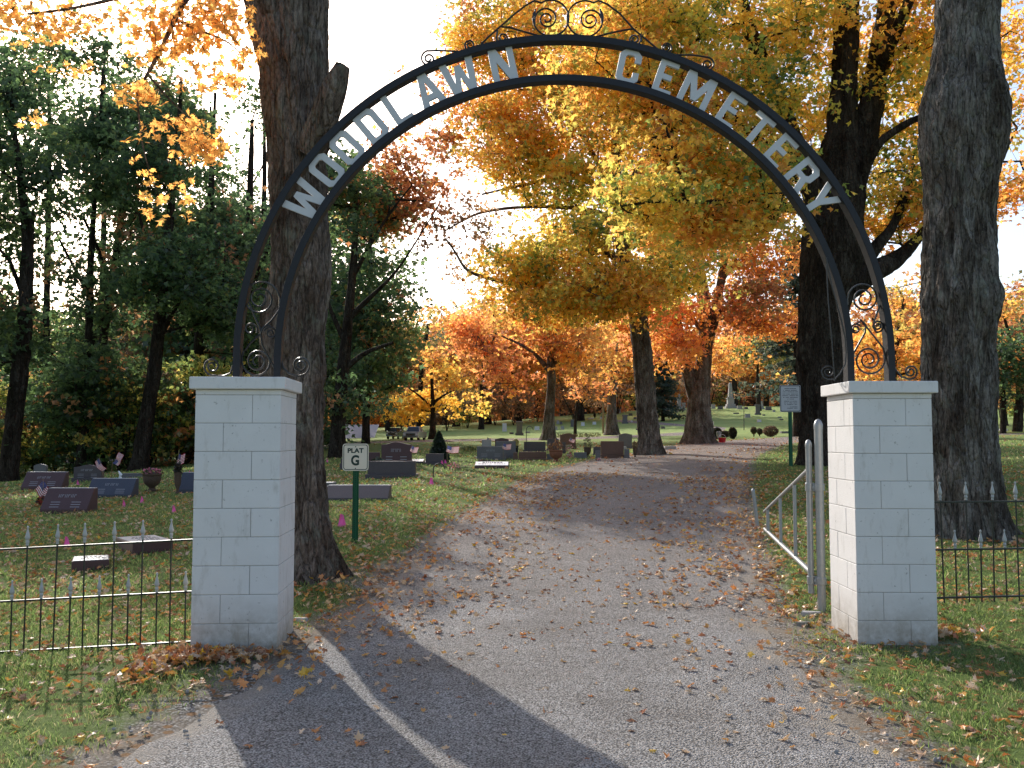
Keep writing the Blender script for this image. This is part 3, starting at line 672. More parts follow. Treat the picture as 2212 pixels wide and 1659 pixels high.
def maple(pos, size, cols, rg, frame, curl=.25):
    """detailed lobed leaves: centre + outline fan. frame=(u,v,w) unit vectors (n,3)"""
    n = len(pos); s = (size * rg.uniform(.65, 1.25, n))[:, None, None]; u, v, w = frame
    o = np.concatenate([[(0, -.1)], MAPLE]); m = len(o)
    asp = rg.uniform(.6, 1., (n, 1)); x = o[None, :, 0] * asp; y = o[None, :, 1] * np.ones((n, 1))
    c1 = rg.normal(size=(n, 1)) * curl * 1.6; c2 = rg.normal(size=(n, 1)) * curl * 1.2
    z = c1 * x * x * 2 + c2 * y * y + rg.normal(size=(n, m)) * .035 + np.abs(x) * rg.normal(size=(n, 1)) * .25
    V = pos[:, None] + s * (x[..., None] * v[:, None] + y[..., None] * u[:, None] + z[..., None] * w[:, None])
    b = (np.arange(n) * m)[:, None]; k = np.arange(1, m); k2 = np.roll(k, -1)
    F = np.stack([np.broadcast_to(b, (n, m - 1)), b + k, b + k2], -1).reshape(-1, 3)
    cc = cols * rg.uniform(.7, 1.2, (n, 1)); cv = cc[:, None] * rg.uniform(.85, 1.12, (n, m, 1))
    return V.reshape(-1, 3), F, cv.reshape(-1, 3)

def ell(c, r, n, rg, shell=.45):
    d = unit(rg.normal(size=(n, 3))); q = rg.uniform(shell ** 3, 1, n) ** (1 / 3.)
    return np.array(c) + d * q[:, None] * np.array(r)
def grow(limbs, blobs, rg, csize=.55, nleaf=60, lsize=.15, step=.7, rtip=.006, leafmode='quad', flat=.45, base=None, dens=1., cull=True):
    """limbs: list of (pts (n,3), radii) ; blobs: (centre, radii, n, palette). returns twig mesh + leaf mesh arrays (local to base)"""
    P0 = []; par = []; rad = []
    for pts, rs in limbs:
        start = -1
        if P0:
            dd = np.linalg.norm(np.array(P0) - pts[0], axis=1); start = int(dd.argmin())
        for p, r in zip(pts, rs):
            P0.append(p); par.append(start); rad.append(r); start = len(P0) - 1
    nb = len(P0); P_ = list(P0)
    targets = []
    for c, r, n, pal in blobs:
        for q in ell(c, r, n, rg):
            for _ in range(5):
                if not cull or shade_ok(q, cull): targets.append((q, pal)); break
                q = ell(c, r, 1, rg)[0]
    arr = np.array(P0)
    targets.sort(key=lambda t: np.linalg.norm(arr - t[0], axis=1).min())
    cnt_tip = []; clusters = []
    buf = np.zeros((nb + len(targets) * 16, 3)); buf[:nb] = arr; N = nb
    rad_b = np.array(rad)
    for q, pal in targets:
        d = q - buf[:N]; L = np.linalg.norm(d, axis=1); below = d[:, 2]
        cost = L + .9 * np.maximum(0, -below) - .25 * np.clip(below, 0, L * .6)
        cost[:nb] += np.clip(.05 - rad_b, 0, 1) * 4
        cost[0] += 50
        i = int(cost.argmin()); a = buf[i].copy(); m = max(1, min(14, int(L[i] / step)))
        side = rg.normal(size=3) * .12 * L[i]; prev = i
        for k in range(1, m + 1):
            t = k / m; p = a + (q - a) * t + side * math.sin(math.pi * t) + np.array([0, 0, .10 * L[i] * math.sin(math.pi * t)]) + rg.normal(size=3) * .05 * (k < m)
            buf[N] = p; par.append(prev); rad.append(0); prev = N; N += 1
        cnt_tip.append(prev); clusters.append((q, pal, prev))
    cnt = np.zeros(N); cnt[cnt_tip] += 1
    for i in range(N - 1, -1, -1):
        if par[i] >= 0: cnt[par[i]] += cnt[i]
    r = np.array(rad); rr = np.where(r > 0, r, rtip * np.maximum(cnt, 1) ** .52)
    par = np.array(par); ii = np.where((par >= 0) & (np.arange(N) >= nb))[0]
    p1 = buf[ii]; p0 = buf[par[ii]]; ra = np.minimum(rr[par[ii]], rr[ii] * 1.25); rb = rr[ii]
    # spray twigs + leaves
    LP = []; LC = []; tp0 = []; tp1 = []
    for q, pal, node in clusters:
        ns = 5; cen = q + rg.normal(size=(ns, 3)) * csize * np.array([.75, .75, flat]); nl = max(4, int(nleaf * dens * rg.uniform(.6, 1.3) / ns))
        basec = pick_cols(pal, 1, rg)[0]
        for c in cen:
            tp0.append(q - (q - buf[par[node]]) * .15); tp1.append(c)
            pp = c + rg.normal(size=(nl, 3)) * csize * np.array([.36, .36, flat * .42]); LP.append(pp)
            own = pick_cols(pal, nl, rg); mixk = (rg.uniform(size=(nl, 1)) < .3)
            LC.append(np.where(mixk, own, basec))
    tp0 = np.array(tp0); tp1 = np.array(tp1); z = np.full(len(tp0), rtip * .8)
    p0 = np.concatenate([p0, tp0]); p1 = np.concatenate([p1, tp1]); ra = np.concatenate([ra, z]); rb = np.concatenate([rb, z * .5])
    LP = np.concatenate(LP); LC = np.concatenate(LC)
    base = np.array(base)
    tv, tf = seg_tubes(p0 - base, p1 - base, ra, rb, 5)
    lv, lf, lc = leaves(LP - base, lsize, LC, rg)
    return (tv, tf), (lv, lf, lc)
def rough_tube(pts, rs, seed, k=40, dz=.05, amp=.06, flare=0, lobes=5, base=None, burl=(), roots=0.):
    """tapered trunk/limb with bark relief. pts (n,3), rs (n)"""
    pts = np.array(pts, float); rs = np.array(rs, float); L = np.concatenate([[0], np.cumsum(np.linalg.norm(np.diff(pts, axis=0), axis=1))])
    m = max(4, int(L[-1] / dz)); t = np.linspace(0, L[-1], m)
    c = np.stack([np.interp(t, L, pts[:, i]) for i in range(3)], 1); r = np.interp(t, L, rs)
    kk = max(3, int(.25 / dz)); ker = np.hanning(kk * 2 + 3)[1:-1]; ker /= ker.sum(); h = len(ker) // 2
    if m > 2 * h + 2:
        for i in range(3): c[:, i] = np.convolve(np.pad(c[:, i], h, mode='reflect', reflect_type='odd'), ker, 'valid')
        r = np.convolve(np.pad(r, h, mode='edge'), ker, 'valid')
    d = unit(np.gradient(c, axis=0)); vs = np.zeros((m, k, 3)); u = np.cross(d[0], [0, 1, .2]); u /= np.linalg.norm(u)
    rgl = np.random.default_rng(seed); ph = rgl.uniform(0, 6.28, 8)
    for i in range(m):
        u = u - d[i] * u.dot(d[i]); u /= np.linalg.norm(u); w = np.cross(d[i], u)
        for j in range(k):
            a = 2 * math.pi * j / k; ca, sa = math.cos(a), math.sin(a); R0 = r[i]
            n1 = mn.noise(Vector((ca * 1.3, sa * 1.3, t[i] * .55 + seed))) * 2.0
            fr = 1 - abs(mn.noise(Vector((ca * R0 * 15 + seed, sa * R0 * 15, t[i] * 2.2)))) * 2.8 + mn.noise(Vector((ca * R0 * 7, sa * R0 * 7, t[i] * 1.6 + 9))) * 1.3
            f2 = mn.noise(Vector((ca * R0 * 40, sa * R0 * 40 + seed, t[i] * 9)))
            q = R0 * (1 + n1 * amp) + min(.032, R0 * .09) * (fr - .35) + min(.014, R0 * .05) * f2
            if flare:
                hgt = t[i]; q += R0 * flare * math.exp(-hgt / .28) * (.35 + .65 * max(0, math.cos(a * lobes + ph[0] + math.sin(a * 2 + ph[1]))) ** 1.5)
            vs[i, j] = c[i] + (u * ca + w * sa) * q
    for bp, br, bh in burl:
        dd = np.linalg.norm(vs - np.array(bp), axis=2); wgt = np.exp(-(dd / br) ** 2)[..., None]; vs += unit(vs - c[:, None]) * wgt * bh
    if base is not None: vs = vs - np.array(base)
    I = np.arange(m * k).reshape(m, k); J = np.roll(I, -1, 1)
    return vs.reshape(-1, 3), np.stack([I[:-1], J[:-1], J[1:], I[1:]], -1).reshape(-1, 4)
class Acc:
    def __init__(s): s.V = []; s.F = {}; s.n = 0
    def add(s, V, F): s.V.append(V); s.F.setdefault(F.shape[1], []).append(F + s.n); s.n += len(V)
    def get(s): return np.concatenate(s.V), [np.concatenate(f) for f in s.F.values()]
def pixline(pl, Y, Yend=None):
    """[(px,py,halfwidth px[,depth])] -> world points, radii"""
    out = []; rs = []
    for i, p in enumerate(pl):
        y = p[3] if len(p) > 3 else Y; out.append(P(p[0], p[1], y)); rs.append(M(p[2], y))
    return np.array(out), np.array(rs)
def pblob(px, py, Y, rx, rz, ry, n, pal): return (P(px, py, Y), (M(rx, Y), ry, M(rz, Y)), n, pal)

def make_tree(name, label, trunk, limbs, blobs, seed, bark='dark_bark', group=None, k=28, dz=.12, flare=.5, cat='tree', burl=(), lobes=5, amp=.05, **kw):
    rg = np.random.default_rng(seed); b = trunk[0][0].copy(); b[2] = float(T(b[0], b[1]))
    tp = trunk[0].copy(); tp[0][2] = b[2] - .12
    root = empty(name, b, 0, label, cat, group)
    ac = Acc(); ac.add(*rough_tube(tp, trunk[1], seed, k, dz, amp, flare, lobes, b, burl))
    for q, r in limbs: ac.add(*rough_tube(q, r, seed + 3, max(8, k // 2), dz * 1.3, amp, 0, 5, b))
    if blobs:
        (tv, tf), (lv, lf, lc) = grow([(tp, trunk[1])] + limbs, blobs, rg, base=b, **kw); ac.add(tv, tf)
        npmesh('crown', lv, lf, 'leaf', lc, parent=root)
    V, F = ac.get(); npmesh('trunk', V, F, bark, smooth=True, parent=root)
    return root

# --- the big leaning maple trunk behind the left pillar
D1 = 9.3
tr = pixline([(644, 1266, 86), (642, 1200, 80), (640, 1100, 69), (642, 1000, 59), (636, 900, 60), (632, 800, 66), (634, 700, 67), (648, 600, 63), (647, 500, 62), (644, 400, 63),
              (639, 300, 67), (636, 200, 71), (631, 120, 76), (621, 40, 84), (610, -40, 92), (598, -130, 84), (560, -300, 62, 9.6), (520, -520, 44, 10.2), (490, -800, 26, 11)], D1)
l1 = pixline([(670, 330, 34, 9.1), (700, 250, 30, 8.95), (716, 205, 26, 8.9), (729, 165, 24, 8.85), (738, 146, 21, 8.85), (740, 141, 9, 8.85)], D1)
l2 = pixline([(600, -110, 55), (690, -300, 42, 9.6), (780, -520, 30, 10), (820, -800, 18, 10.4)], D1)
# bough with the hanging orange leaves in front of the dark wood
l3 = pixline([(560, -200, 22, 9.), (470, -90, 12, 8.8), (405, -10, 7.5, 8.6), (378, 40, 6, 8.5), (350, 105, 5, 8.5), (318, 160, 3.5, 8.5), (296, 200, 2.2, 8.5)], D1)
l4 = pixline([(430, -60, 9, 8.7), (330, -30, 6, 8.5), (240, 0, 4, 8.4), (150, 20, 3, 8.3), (60, 30, 2.4, 8.2)], D1)
l5 = pixline([(296, 200, 2.6, 8.5), (300, 260, 1.8, 8.5), (310, 330, 1.4, 8.5), (330, 390, 1.1, 8.5), (345, 430, .8, 8.5)], D1)
l6 = pixline([(318, 160, 2.6, 8.5), (370, 220, 1.9, 8.5), (420, 265, 1.3, 8.5), (450, 300, .9, 8.5)], D1)
l7 = pixline([(378, 40, 4, 8.5), (440, 70, 2.6, 8.6), (500, 90, 1.7, 8.6), (530, 130, 1.0, 8.6)], D1)
tr = (tr[0], tr[1] * .955)
root = make_tree('maple_tree', 'huge rough maple trunk with a sawn-off limb stub behind the left gate pillar',
                 tr, [l1, l2, l3, l4, l5, l6, l7], [], 11, 'maple_bark', k=120, dz=.035, flare=.75, lobes=6, amp=.055, burl=[(P(702, 560, 9.0), .3, .03), (P(575, 760, 9.1), .35, .04), (P(575, 230, 9.1), .3, .03)])
rgm = np.random.default_rng(5); LP = []; tw0 = []; tw1 = []
BL = [(470, 20, 62, 36, 150), (400, 45, 70, 46, 190), (330, 30, 40, 30, 50), (300, 70, 40, 22, 40), (505, 60, 40, 30, 60), (420, 95, 70, 30, 110), (330, 115, 50, 34, 70), (250, 40, 50, 30, 40), (60, 40, 70, 45, 150), (20, 25, 40, 30, 60),
      (128, 55, 50, 30, 60), (105, 150, 40, 12, 9), (155, 155, 30, 14, 10), (200, 150, 24, 10, 7), (270, 205, 24, 10, 6), (300, 212, 50, 22, 46), (285, 190, 34, 14, 24), (430, 190, 34, 16, 32), (460, 165, 24, 14, 18), (430, 140, 30, 14, 16), (500, 185, 22, 22, 30), (520, 130, 22, 24, 28),
      (330, 275, 40, 14, 22), (300, 295, 30, 10, 8), (400, 265, 44, 18, 40), (425, 300, 44, 28, 90), (452, 330, 36, 24, 60), (400, 330, 26, 14, 16), (75, 262, 24, 12, 9), (80, 245, 20, 10, 5), (310, 378, 16, 14, 6), (322, 400, 14, 10, 5), (340, 430, 30, 14, 12), (318, 455, 20, 14, 9), (400, 432, 18, 12, 9),
      (345, 478, 10, 8, 3), (405, 465, 9, 10, 4), (285, 340, 12, 10, 3), (560, 100, 14, 20, 12), (395, 400, 22, 12, 8), (150, 60, 60, 24, 30), (190, 30, 60, 20, 36)]
for px, py, rx, ry, n in BL:
    for _ in range(n):
        a = rgm.normal(size=2) * .62; Yd = 8.5 + rgm.normal() * .28
        LP.append(P(px + a[0] * rx, py + a[1] * ry, Yd))
LP = np.array(LP); n = len(LP)
lim = np.concatenate([l3[0], l4[0], l5[0], l6[0], l7[0]])
twigs = Acc(); nodes = lim.copy(); order = np.argsort([np.linalg.norm(lim - p, axis=1).min() for p in LP])
bp = np.array(root.location)
for i in order[::2]:
    dd = np.linalg.norm(nodes - LP[i], axis=1) + .8 * np.maximum(0, LP[i][2] - nodes[:, 2] - .1); j = dd.argmin()
    if dd[j] > .05: tw0.append(nodes[j]); tw1.append(LP[i] + [0, 0, .03]); nodes = np.vstack([nodes, LP[i], (LP[i] + nodes[j]) / 2])
tv, tf = seg_tubes(np.array(tw0) - bp, np.array(tw1) - bp, np.full(len(tw0), .0035), np.full(len(tw0), .002), 4)
npmesh('twig', tv, tf, 'dark_bark', parent=root); root.children[-1]['kind'] = 'stuff'
w = rgm.normal(size=(n, 3)) + np.array([0, -.6, .9]); w = unit(w); u = unit(np.cross(w, rgm.normal(size=(n, 3)))); u[:, 2] -= .5; u = unit(u - w * (u * w).sum(1, keepdims=True)); v = np.cross(u, w)
cols = pick_cols('orange', n, rgm) * .3 + np.array([.90, .50, .07]) * .7
V, F, C = maple(LP - bp, .10, cols, rgm, (u, v, w), .3)
npmesh('crown', V, F, 'leaf', C, parent=root)

# --- big trunk behind the right fence
D2 = 11.6
tr = pixline([(2088, 1182, 86), (2084, 1130, 84), (2080, 1060, 80), (2076, 980, 77), (2073, 900, 77), (2071, 800, 79), (2071, 720, 78), (2074, 650, 85), (2071, 600, 79), (2071, 520, 76), (2073, 460, 73),
              (2075, 400, 78), (2074, 340, 88), (2080, 280, 97), (2082, 230, 96), (2086, 170, 80), (2087, 110, 68), (2090, 40, 67), (2093, -60, 64), (2100, -220, 60), (2120, -450, 48, 12), (2140, -800, 30, 12.4)], D2)
tr = (tr[0], tr[1] * .93)
make_tree('maple_tree', 'massive grey-barked trunk with knobbly burls behind the right iron fence', tr,
          [pixline([(2160, -330, 30, 12), (2300, -480, 20, 12.5), (2460, -600, 11, 13)], D2), pixline([(2090, -260, 34, 11.6), (1960, -420, 24, 11), (1820, -520, 12, 10.6)], D2)], [], 21, 'grey_bark', k=130, dz=.035, flare=.6, lobes=7, amp=.045,
          burl=[(P(1990, 285, 11.2), .16, .09), (P(2010, 235, 11.1), .14, .07), (P(2085, 255, 11.0), .07, -.07), (P(2105, 318, 11.05), .05, -.05), (P(2170, 290, 11.3), .2, .05), (P(1992, 650, 11.3), .22, .07), (P(2150, 640, 11.3), .2, .05), (P(1990, 500, 11.3), .12, .05), (P(2000, 420, 11.3), .12, -.04)])

# --- forked maple beyond the right pillar
D3 = 21.5
tr = pixline([(1775, 1010, 50), (1776, 960, 47), (1774, 880, 45), (1772, 800, 47), (1774, 700, 48), (1786, 620, 58), (1798, 540, 66), (1806, 450, 60), (1814, 360, 50), (1818, 300, 36), (1822, 220, 30), (1825, 120, 27), (1830, 20, 25), (1836, -120, 20), (1850, -330, 12)], D3)
LM = [pixline([(1832, 400, 34), (1862, 320, 30), (1884, 220, 27), (1898, 130, 24), (1912, 40, 21), (1925, -80, 17), (1950, -260, 9)], D3),
      pixline([(1800, 520, 34), (1762, 425, 26), (1712, 300, 22), (1678, 205, 19), (1645, 130, 17), (1618, 60, 15), (1602, 0, 14), (1590, -110, 9)], D3),
      pixline([(1760, 420, 16), (1700, 350, 12), (1631, 297, 9), (1585, 250, 6, 21), (1520, 215, 4, 20.5)], D3),
      pixline([(1800, 500, 14), (1730, 455, 9, 20.5), (1640, 440, 8, 19.5), (1560, 438, 6, 19), (1480, 434, 5, 18.5), (1400, 436, 3.5, 18.2), (1340, 446, 2, 18)], D3),
      pixline([(1480, 436, 5, 18.5), (1460, 340, 3.5, 18.5), (1429, 249, 2.5, 18.5)], D3),
      pixline([(1870, 215, 16), (1920, 125, 10), (1965, 92, 8), (2015, 74, 6), (2120, 40, 4)], D3),
      pixline([(1842, 440, 18), (1872, 350, 12, 21), (1905, 300, 9, 20.6), (1975, 256, 7, 20.3), (2080, 235, 5, 20)], D3),
      pixline([(1828, 620, 34), (1880, 590, 26, 21.5), (1925, 568, 20, 21.8), (1962, 540, 13, 22), (1985, 512, 10, 22), (2040, 450, 8, 22.4), (2160, 350, 5, 23)], D3),
      pixline([(1850, 590, 20), (1895, 530, 13), (1930, 490, 10), (1970, 380, 7)], D3),
      pixline([(1890, 170, 16), (1940, 60, 13, 20.5), (1990, -60, 9, 19.5)], D3),
      pixline([(1806, 460, 20), (1760, 380, 12, 23), (1700, 300, 8, 25), (1660, 240, 5, 26)], D3)]
B = pblob
BB = [B(1500, 60, 20.5, 130, 90, 1.7, 38, 'goldgreen'), B(1700, 40, 21, 130, 80, 2.0, 34, 'goldgreen'), B(1420, 190, 19.5, 110, 70, 1.5, 26, 'gold'), B(1600, 220, 20.5, 110, 90, 1.8, 30, 'goldgreen'),
      B(1500, 330, 19, 110, 70, 1.4, 26, 'gold'), B(1640, 400, 19.5, 90, 60, 1.5, 22, 'goldgreen'), B(1400, 440, 18.5, 80, 46, 1.2, 16, 'goldgreen'), B(1580, 480, 19.5, 110, 46, 1.4, 24, 'gold'),
      B(1330, 100, 20, 90, 90, 1.6, 18, 'gold'), B(1940, 200, 22, 90, 110, 2.0, 26, 'goldgreen'), B(1960, 380, 22, 70, 90, 2.0, 24, 'goldgreen'), B(1930, 480, 22.5, 60, 60, 1.5, 16, 'gold'),
      B(2140, 120, 22.5, 110, 100, 2.2, 24, 'gold'), B(2190, 400, 23, 70, 70, 1.6, 13, 'amber'), B(1780, 180, 23, 120, 120, 1.8, 26, 'goldgreen'), B(1980, 30, 21, 120, 90, 2.2, 28, 'gold'), B(1850, -160, 21, 420, 110, 3.2, 60, 'gold'), B(1700, 300, 24, 100, 90, 1.5, 18, 'goldgreen'), B(2170, 560 - 280, 24, 80, 50, 1.6, 8, 'gold')]
BB = [(c, r, int(n * 1.2), p) for c, r, n, p in BB] + [B(1380, 20, 21, 110, 60, 1.8, 26, 'gold'), B(1290, 180, 20, 80, 60, 1.6, 20, 'gold'), B(1560, 400, 24, 140, 60, 1.8, 26, 'gold')]
make_tree('maple_tree', 'large dark forked maple with yellow-green leaves beyond the right gate pillar', tr, LM, BB, 31, 'dark_bark', k=40, dz=.08, flare=.35, csize=.55, nleaf=92, lsize=.145, cull=2)

# --- leaning maple on the left verge of the road
D4 = 30.
tr = pixline([(1403, 987, 29), (1403, 960, 25), (1400, 920, 22.5), (1394, 850, 21), (1389, 780, 20.5), (1384, 720, 20), (1375, 660, 20), (1358, 600, 18), (1345, 540, 15), (1338, 470, 13), (1333, 400, 11.5), (1330, 320, 9), (1330, 240, 7), (1328, 130, 4.5)], D4)
LM = [pixline([(1362, 640, 10), (1300, 630, 7), (1220, 622, 5), (1150, 614, 4.5), (1095, 611, 4.2), (1028, 594, 3.6), (1003, 582, 3.2), (985, 545, 2.4), (962, 515, 1.6)], D4),
      pixline([(1340, 490, 9), (1300, 460, 6), (1250, 449, 4.5), (1153, 446, 3.6), (1090, 450, 3.2), (1028, 461, 2.6), (962, 498, 1.5)], D4),
      pixline([(1334, 440, 8), (1290, 400, 6), (1230, 380, 4.5), (1130, 400, 3), (1040, 420, 2)], D4),
      pixline([(1338, 430, 8), (1375, 370, 6), (1420, 300, 4)], D4), pixline([(1333, 420, 8), (1290, 350, 6), (1250, 280, 4), (1210, 200, 2.5)], D4),
      pixline([(1370, 650, 8), (1420, 590, 6), (1480, 560, 4), (1540, 540, 2.5)], D4), pixline([(1350, 570, 8), (1300, 540, 6), (1240, 560, 4), (1180, 590, 3)], D4),
      pixline([(1355, 600, 6, 29), (1330, 570, 4, 28), (1300, 600, 2.5, 27)], D4)]
BB = [B(1180, 120, 30, 120, 90, 2.2, 40, 'gold'), B(1260, 260, 30, 130, 90, 2.4, 50, 'gold'), B(1120, 300, 30, 100, 60, 2., 28, 'gold'), B(1060, 240, 30, 60, 60, 1.5, 10, 'amber'), B(1200, 400, 30, 120, 46, 2., 34, 'goldgreen'), B(1090, 340, 30, 90, 40, 1.6, 16, 'gold'), B(1380, 280, 30.5, 100, 90, 2.2, 30, 'goldgreen'),
      B(1150, 560, 29.5, 100, 44, 1.8, 30, 'goldgreen'), B(1250, 620, 29, 110, 50, 2., 38, 'gold'), B(1340, 640, 28, 90, 42, 1.6, 30, 'gold'), B(1450, 580, 29, 90, 56, 2., 30, 'goldgreen'), B(1260, 520, 31, 80, 44, 2, 20, 'goldgreen'), B(1430, 460, 31, 80, 56, 2, 22, 'amber'), B(1350, 90, 30, 150, 90, 2.5, 44, 'gold'),
      B(1300, 500, 28, 60, 40, 1, 12, 'goldgreen'), B(1020, 470, 30, 30, 30, .8, 3, 'brown'), B(960, 540, 30, 30, 40, .8, 3, 'brown')]
BB = [(c, r, int(n * 1.3), p) for c, r, n, p in BB] + [B(1060, 130, 31, 80, 70, 2, 26, 'gold'), B(1130, 30, 31, 110, 60, 2.2, 34, 'gold'), B(1000, 60, 31, 40, 50, 1.5, 6, 'rust'), B(1080, 200, 31, 60, 60, 1.6, 16, 'gold'), B(960, 340, 31, 40, 70, 1.5, 9, 'rust'), B(970, 180, 31, 40, 60, 1.5, 7, 'rust'), B(1180, 660, 29.5, 90, 36, 1.8, 22, 'gold'), B(1110, 590, 30, 60, 40, 1.6, 12, 'gold'), B(1480, 500, 32, 100, 60, 2.2, 30, 'amber')]
make_tree('maple_tree', 'maple with bare leaning trunk and golden crown on the left verge of the road', tr, LM, BB, 41, 'maple_bark', k=36, dz=.1, flare=.55, csize=.62, nleaf=88, lsize=.165, cull=2)

# --- twin-stemmed maple further up the road
D5 = 39.
tr = pixline([(1510, 950, 34), (1510, 925, 28), (1509, 890, 25), (1510, 850, 23), (1517, 800, 17), (1524, 750, 16), (1524, 690, 14), (1519, 640, 13), (1512, 590, 12), (1506, 530, 9), (1500, 450, 5)], D5)
LM = [pixline([(1502, 860, 15), (1488, 810, 14), (1478, 770, 13), (1470, 730, 12), (1462, 690, 8), (1450, 640, 5)], D5), pixline([(1522, 760, 12), (1540, 700, 11), (1552, 640, 10), (1562, 580, 8.5), (1570, 530, 7), (1582, 460, 4)], D5),
      pixline([(1520, 720, 6), (1490, 680, 4.5), (1460, 640, 3.5), (1420, 600, 2.5)], D5), pixline([(1530, 790, 6), (1500, 750, 5), (1440, 720, 3.5), (1400, 700, 2)], D5), pixline([(1545, 690, 5), (1590, 640, 4), (1640, 610, 2.5)], D5), pixline([(1558, 610, 4.5), (1590, 560, 3), (1620, 500, 2)], D5)]
BB = [B(1430, 660, 38, 60, 50, 2.2, 32, 'orange'), B(1450, 740, 37, 70, 36, 1.8, 26, 'orange'), B(1560, 470, 39, 130, 60, 3, 60, 'amber'), B(1450, 520, 39, 80, 60, 2.4, 34, 'orange'), B(1630, 560, 39, 70, 60, 2.5, 34, 'amber'), B(1600, 660, 38, 60, 50, 2.2, 30, 'rust'), B(1650, 700, 39, 60, 40, 2., 20, 'orange'), B(1520, 380, 39, 130, 70, 3, 50, 'amber'), B(1580, 780, 40, 50, 30, 1.5, 9, 'amber')]
make_tree('maple_tree', 'twin-stemmed maple with orange and rust leaves standing left of the road before the hill', tr, LM, BB, 51, 'maple_bark', k=30, dz=.14, flare=.6, csize=.7, nleaf=80, lsize=.2, cull=0)

# --- mid-distance maples
def simple_tree(label, tl, D, blobs, seed, bark='dark_bark', group=None, limbs=(), name='maple_tree', **kw):
    t = pixline(tl, D); kk = dict(k=18, dz=.25, flare=.5, csize=.8, nleaf=52, lsize=.26, step=1.0, rtip=.009); kk.update(kw)
    return make_tree(name, label, t, [pixline(l, D) for l in limbs], blobs, seed, bark, group, **kk)
simple_tree('tall orange maple with slender bending grey trunk in the middle of the lawn', [(1185, 948, 17), (1186, 925, 13), (1188, 880, 10.5), (1192, 820, 9.5), (1190, 770, 8), (1180, 700, 7), (1172, 650, 5), (1165, 600, 3)], 50,
            [B(1060, 700, 51, 80, 50, 3, 46, 'orange'), B(1120, 760, 50, 100, 50, 3.2, 56, 'orange'), B(1240, 740, 50, 70, 56, 3, 44, 'amber'), B(1150, 660, 50, 100, 46, 3, 50, 'orange'), B(1080, 830, 50, 60, 26, 2, 22, 'orange'), B(1010, 760, 52, 40, 50, 2, 22, 'orange'), B(1230, 650, 50, 70, 40, 2.5, 26, 'amber'), B(1290, 800, 49, 50, 40, 2, 20, 'amber')], 61, 'grey_bark',
            limbs=[[(1192, 810, 6), (1165, 770, 4.5), (1130, 745, 3), (1070, 720, 2)], [(1188, 740, 5), (1215, 700, 3.5), (1245, 660, 2.4)], [(1186, 720, 5), (1150, 680, 3), (1110, 660, 2)], [(1192, 790, 4), (1230, 760, 3), (1270, 730, 2)]])
simple_tree('orange maple with flared roots standing beside the gravel path', [(1322, 934, 19), (1322, 915, 12), (1321, 880, 9.5), (1324, 830, 8.5), (1327, 790, 7), (1330, 740, 4)], 60,
            [B(1330, 760, 60, 90, 40, 3, 50, 'amber'), B(1290, 700, 60, 80, 40, 3, 34, 'amber'), B(1370, 690, 61, 60, 50, 3, 30, 'orange'), B(1270, 830, 59, 40, 26, 2, 14, 'orange')], 62, 'grey_bark', limbs=[[(1324, 815, 5), (1345, 790, 4), (1372, 770, 2.5)], [(1325, 800, 4), (1300, 770, 3), (1275, 750, 2)]])
simple_tree('small bright yellow maple behind the parked pickup trucks', [(934, 948, 10), (935, 925, 6), (936, 890, 5.2), (934, 850, 4), (932, 800, 3)], 55,
            [B(905, 845, 55, 60, 42, 2.2, 40, 'yellow'), B(975, 840, 55, 60, 40, 2.2, 36, 'yellow'), B(935, 800, 55, 60, 36, 2.4, 34, 'yellow'), B(870, 880, 55, 36, 22, 1.5, 14, 'yellow'), B(1010, 868, 55, 34, 24, 1.5, 12, 'yellow'), B(935, 770, 56, 40, 24, 2, 14, 'amber')], 63, limbs=[[(935, 870, 3), (965, 850, 2), (1000, 835, 1.4)], [(935, 880, 3), (900, 850, 2), (870, 830, 1.4)]], csize=.62, nleaf=46)
simple_tree('thin amber tree rising behind the yellow maple', [(1040, 942, 6), (1040, 850, 4.6), (1046, 760, 3.6), (1040, 680, 2)], 78, [B(1040, 800, 78, 50, 60, 3, 30, 'amber'), B(1030, 900 - 40, 78, 40, 20, 2, 10, 'olive'), B(1045, 740, 78, 34, 44, 3, 18, 'rust')], 64, csize=1., lsize=.34, nleaf=44)
simple_tree('brownish oak filling the gap between the yellow and orange maples', [(905, 935, 6), (910, 800, 5), (925, 700, 4)], 80, [B(925, 720, 80, 34, 44, 3, 26, 'bluegreen'), B(900, 780, 80, 50, 40, 3, 24, 'brown'), B(960, 760, 80, 40, 40, 3, 18, 'rust'), B(850, 830, 80, 50, 50, 3, 24, 'rust')], 65, csize=1., lsize=.34, nleaf=46, name='oak_tree')
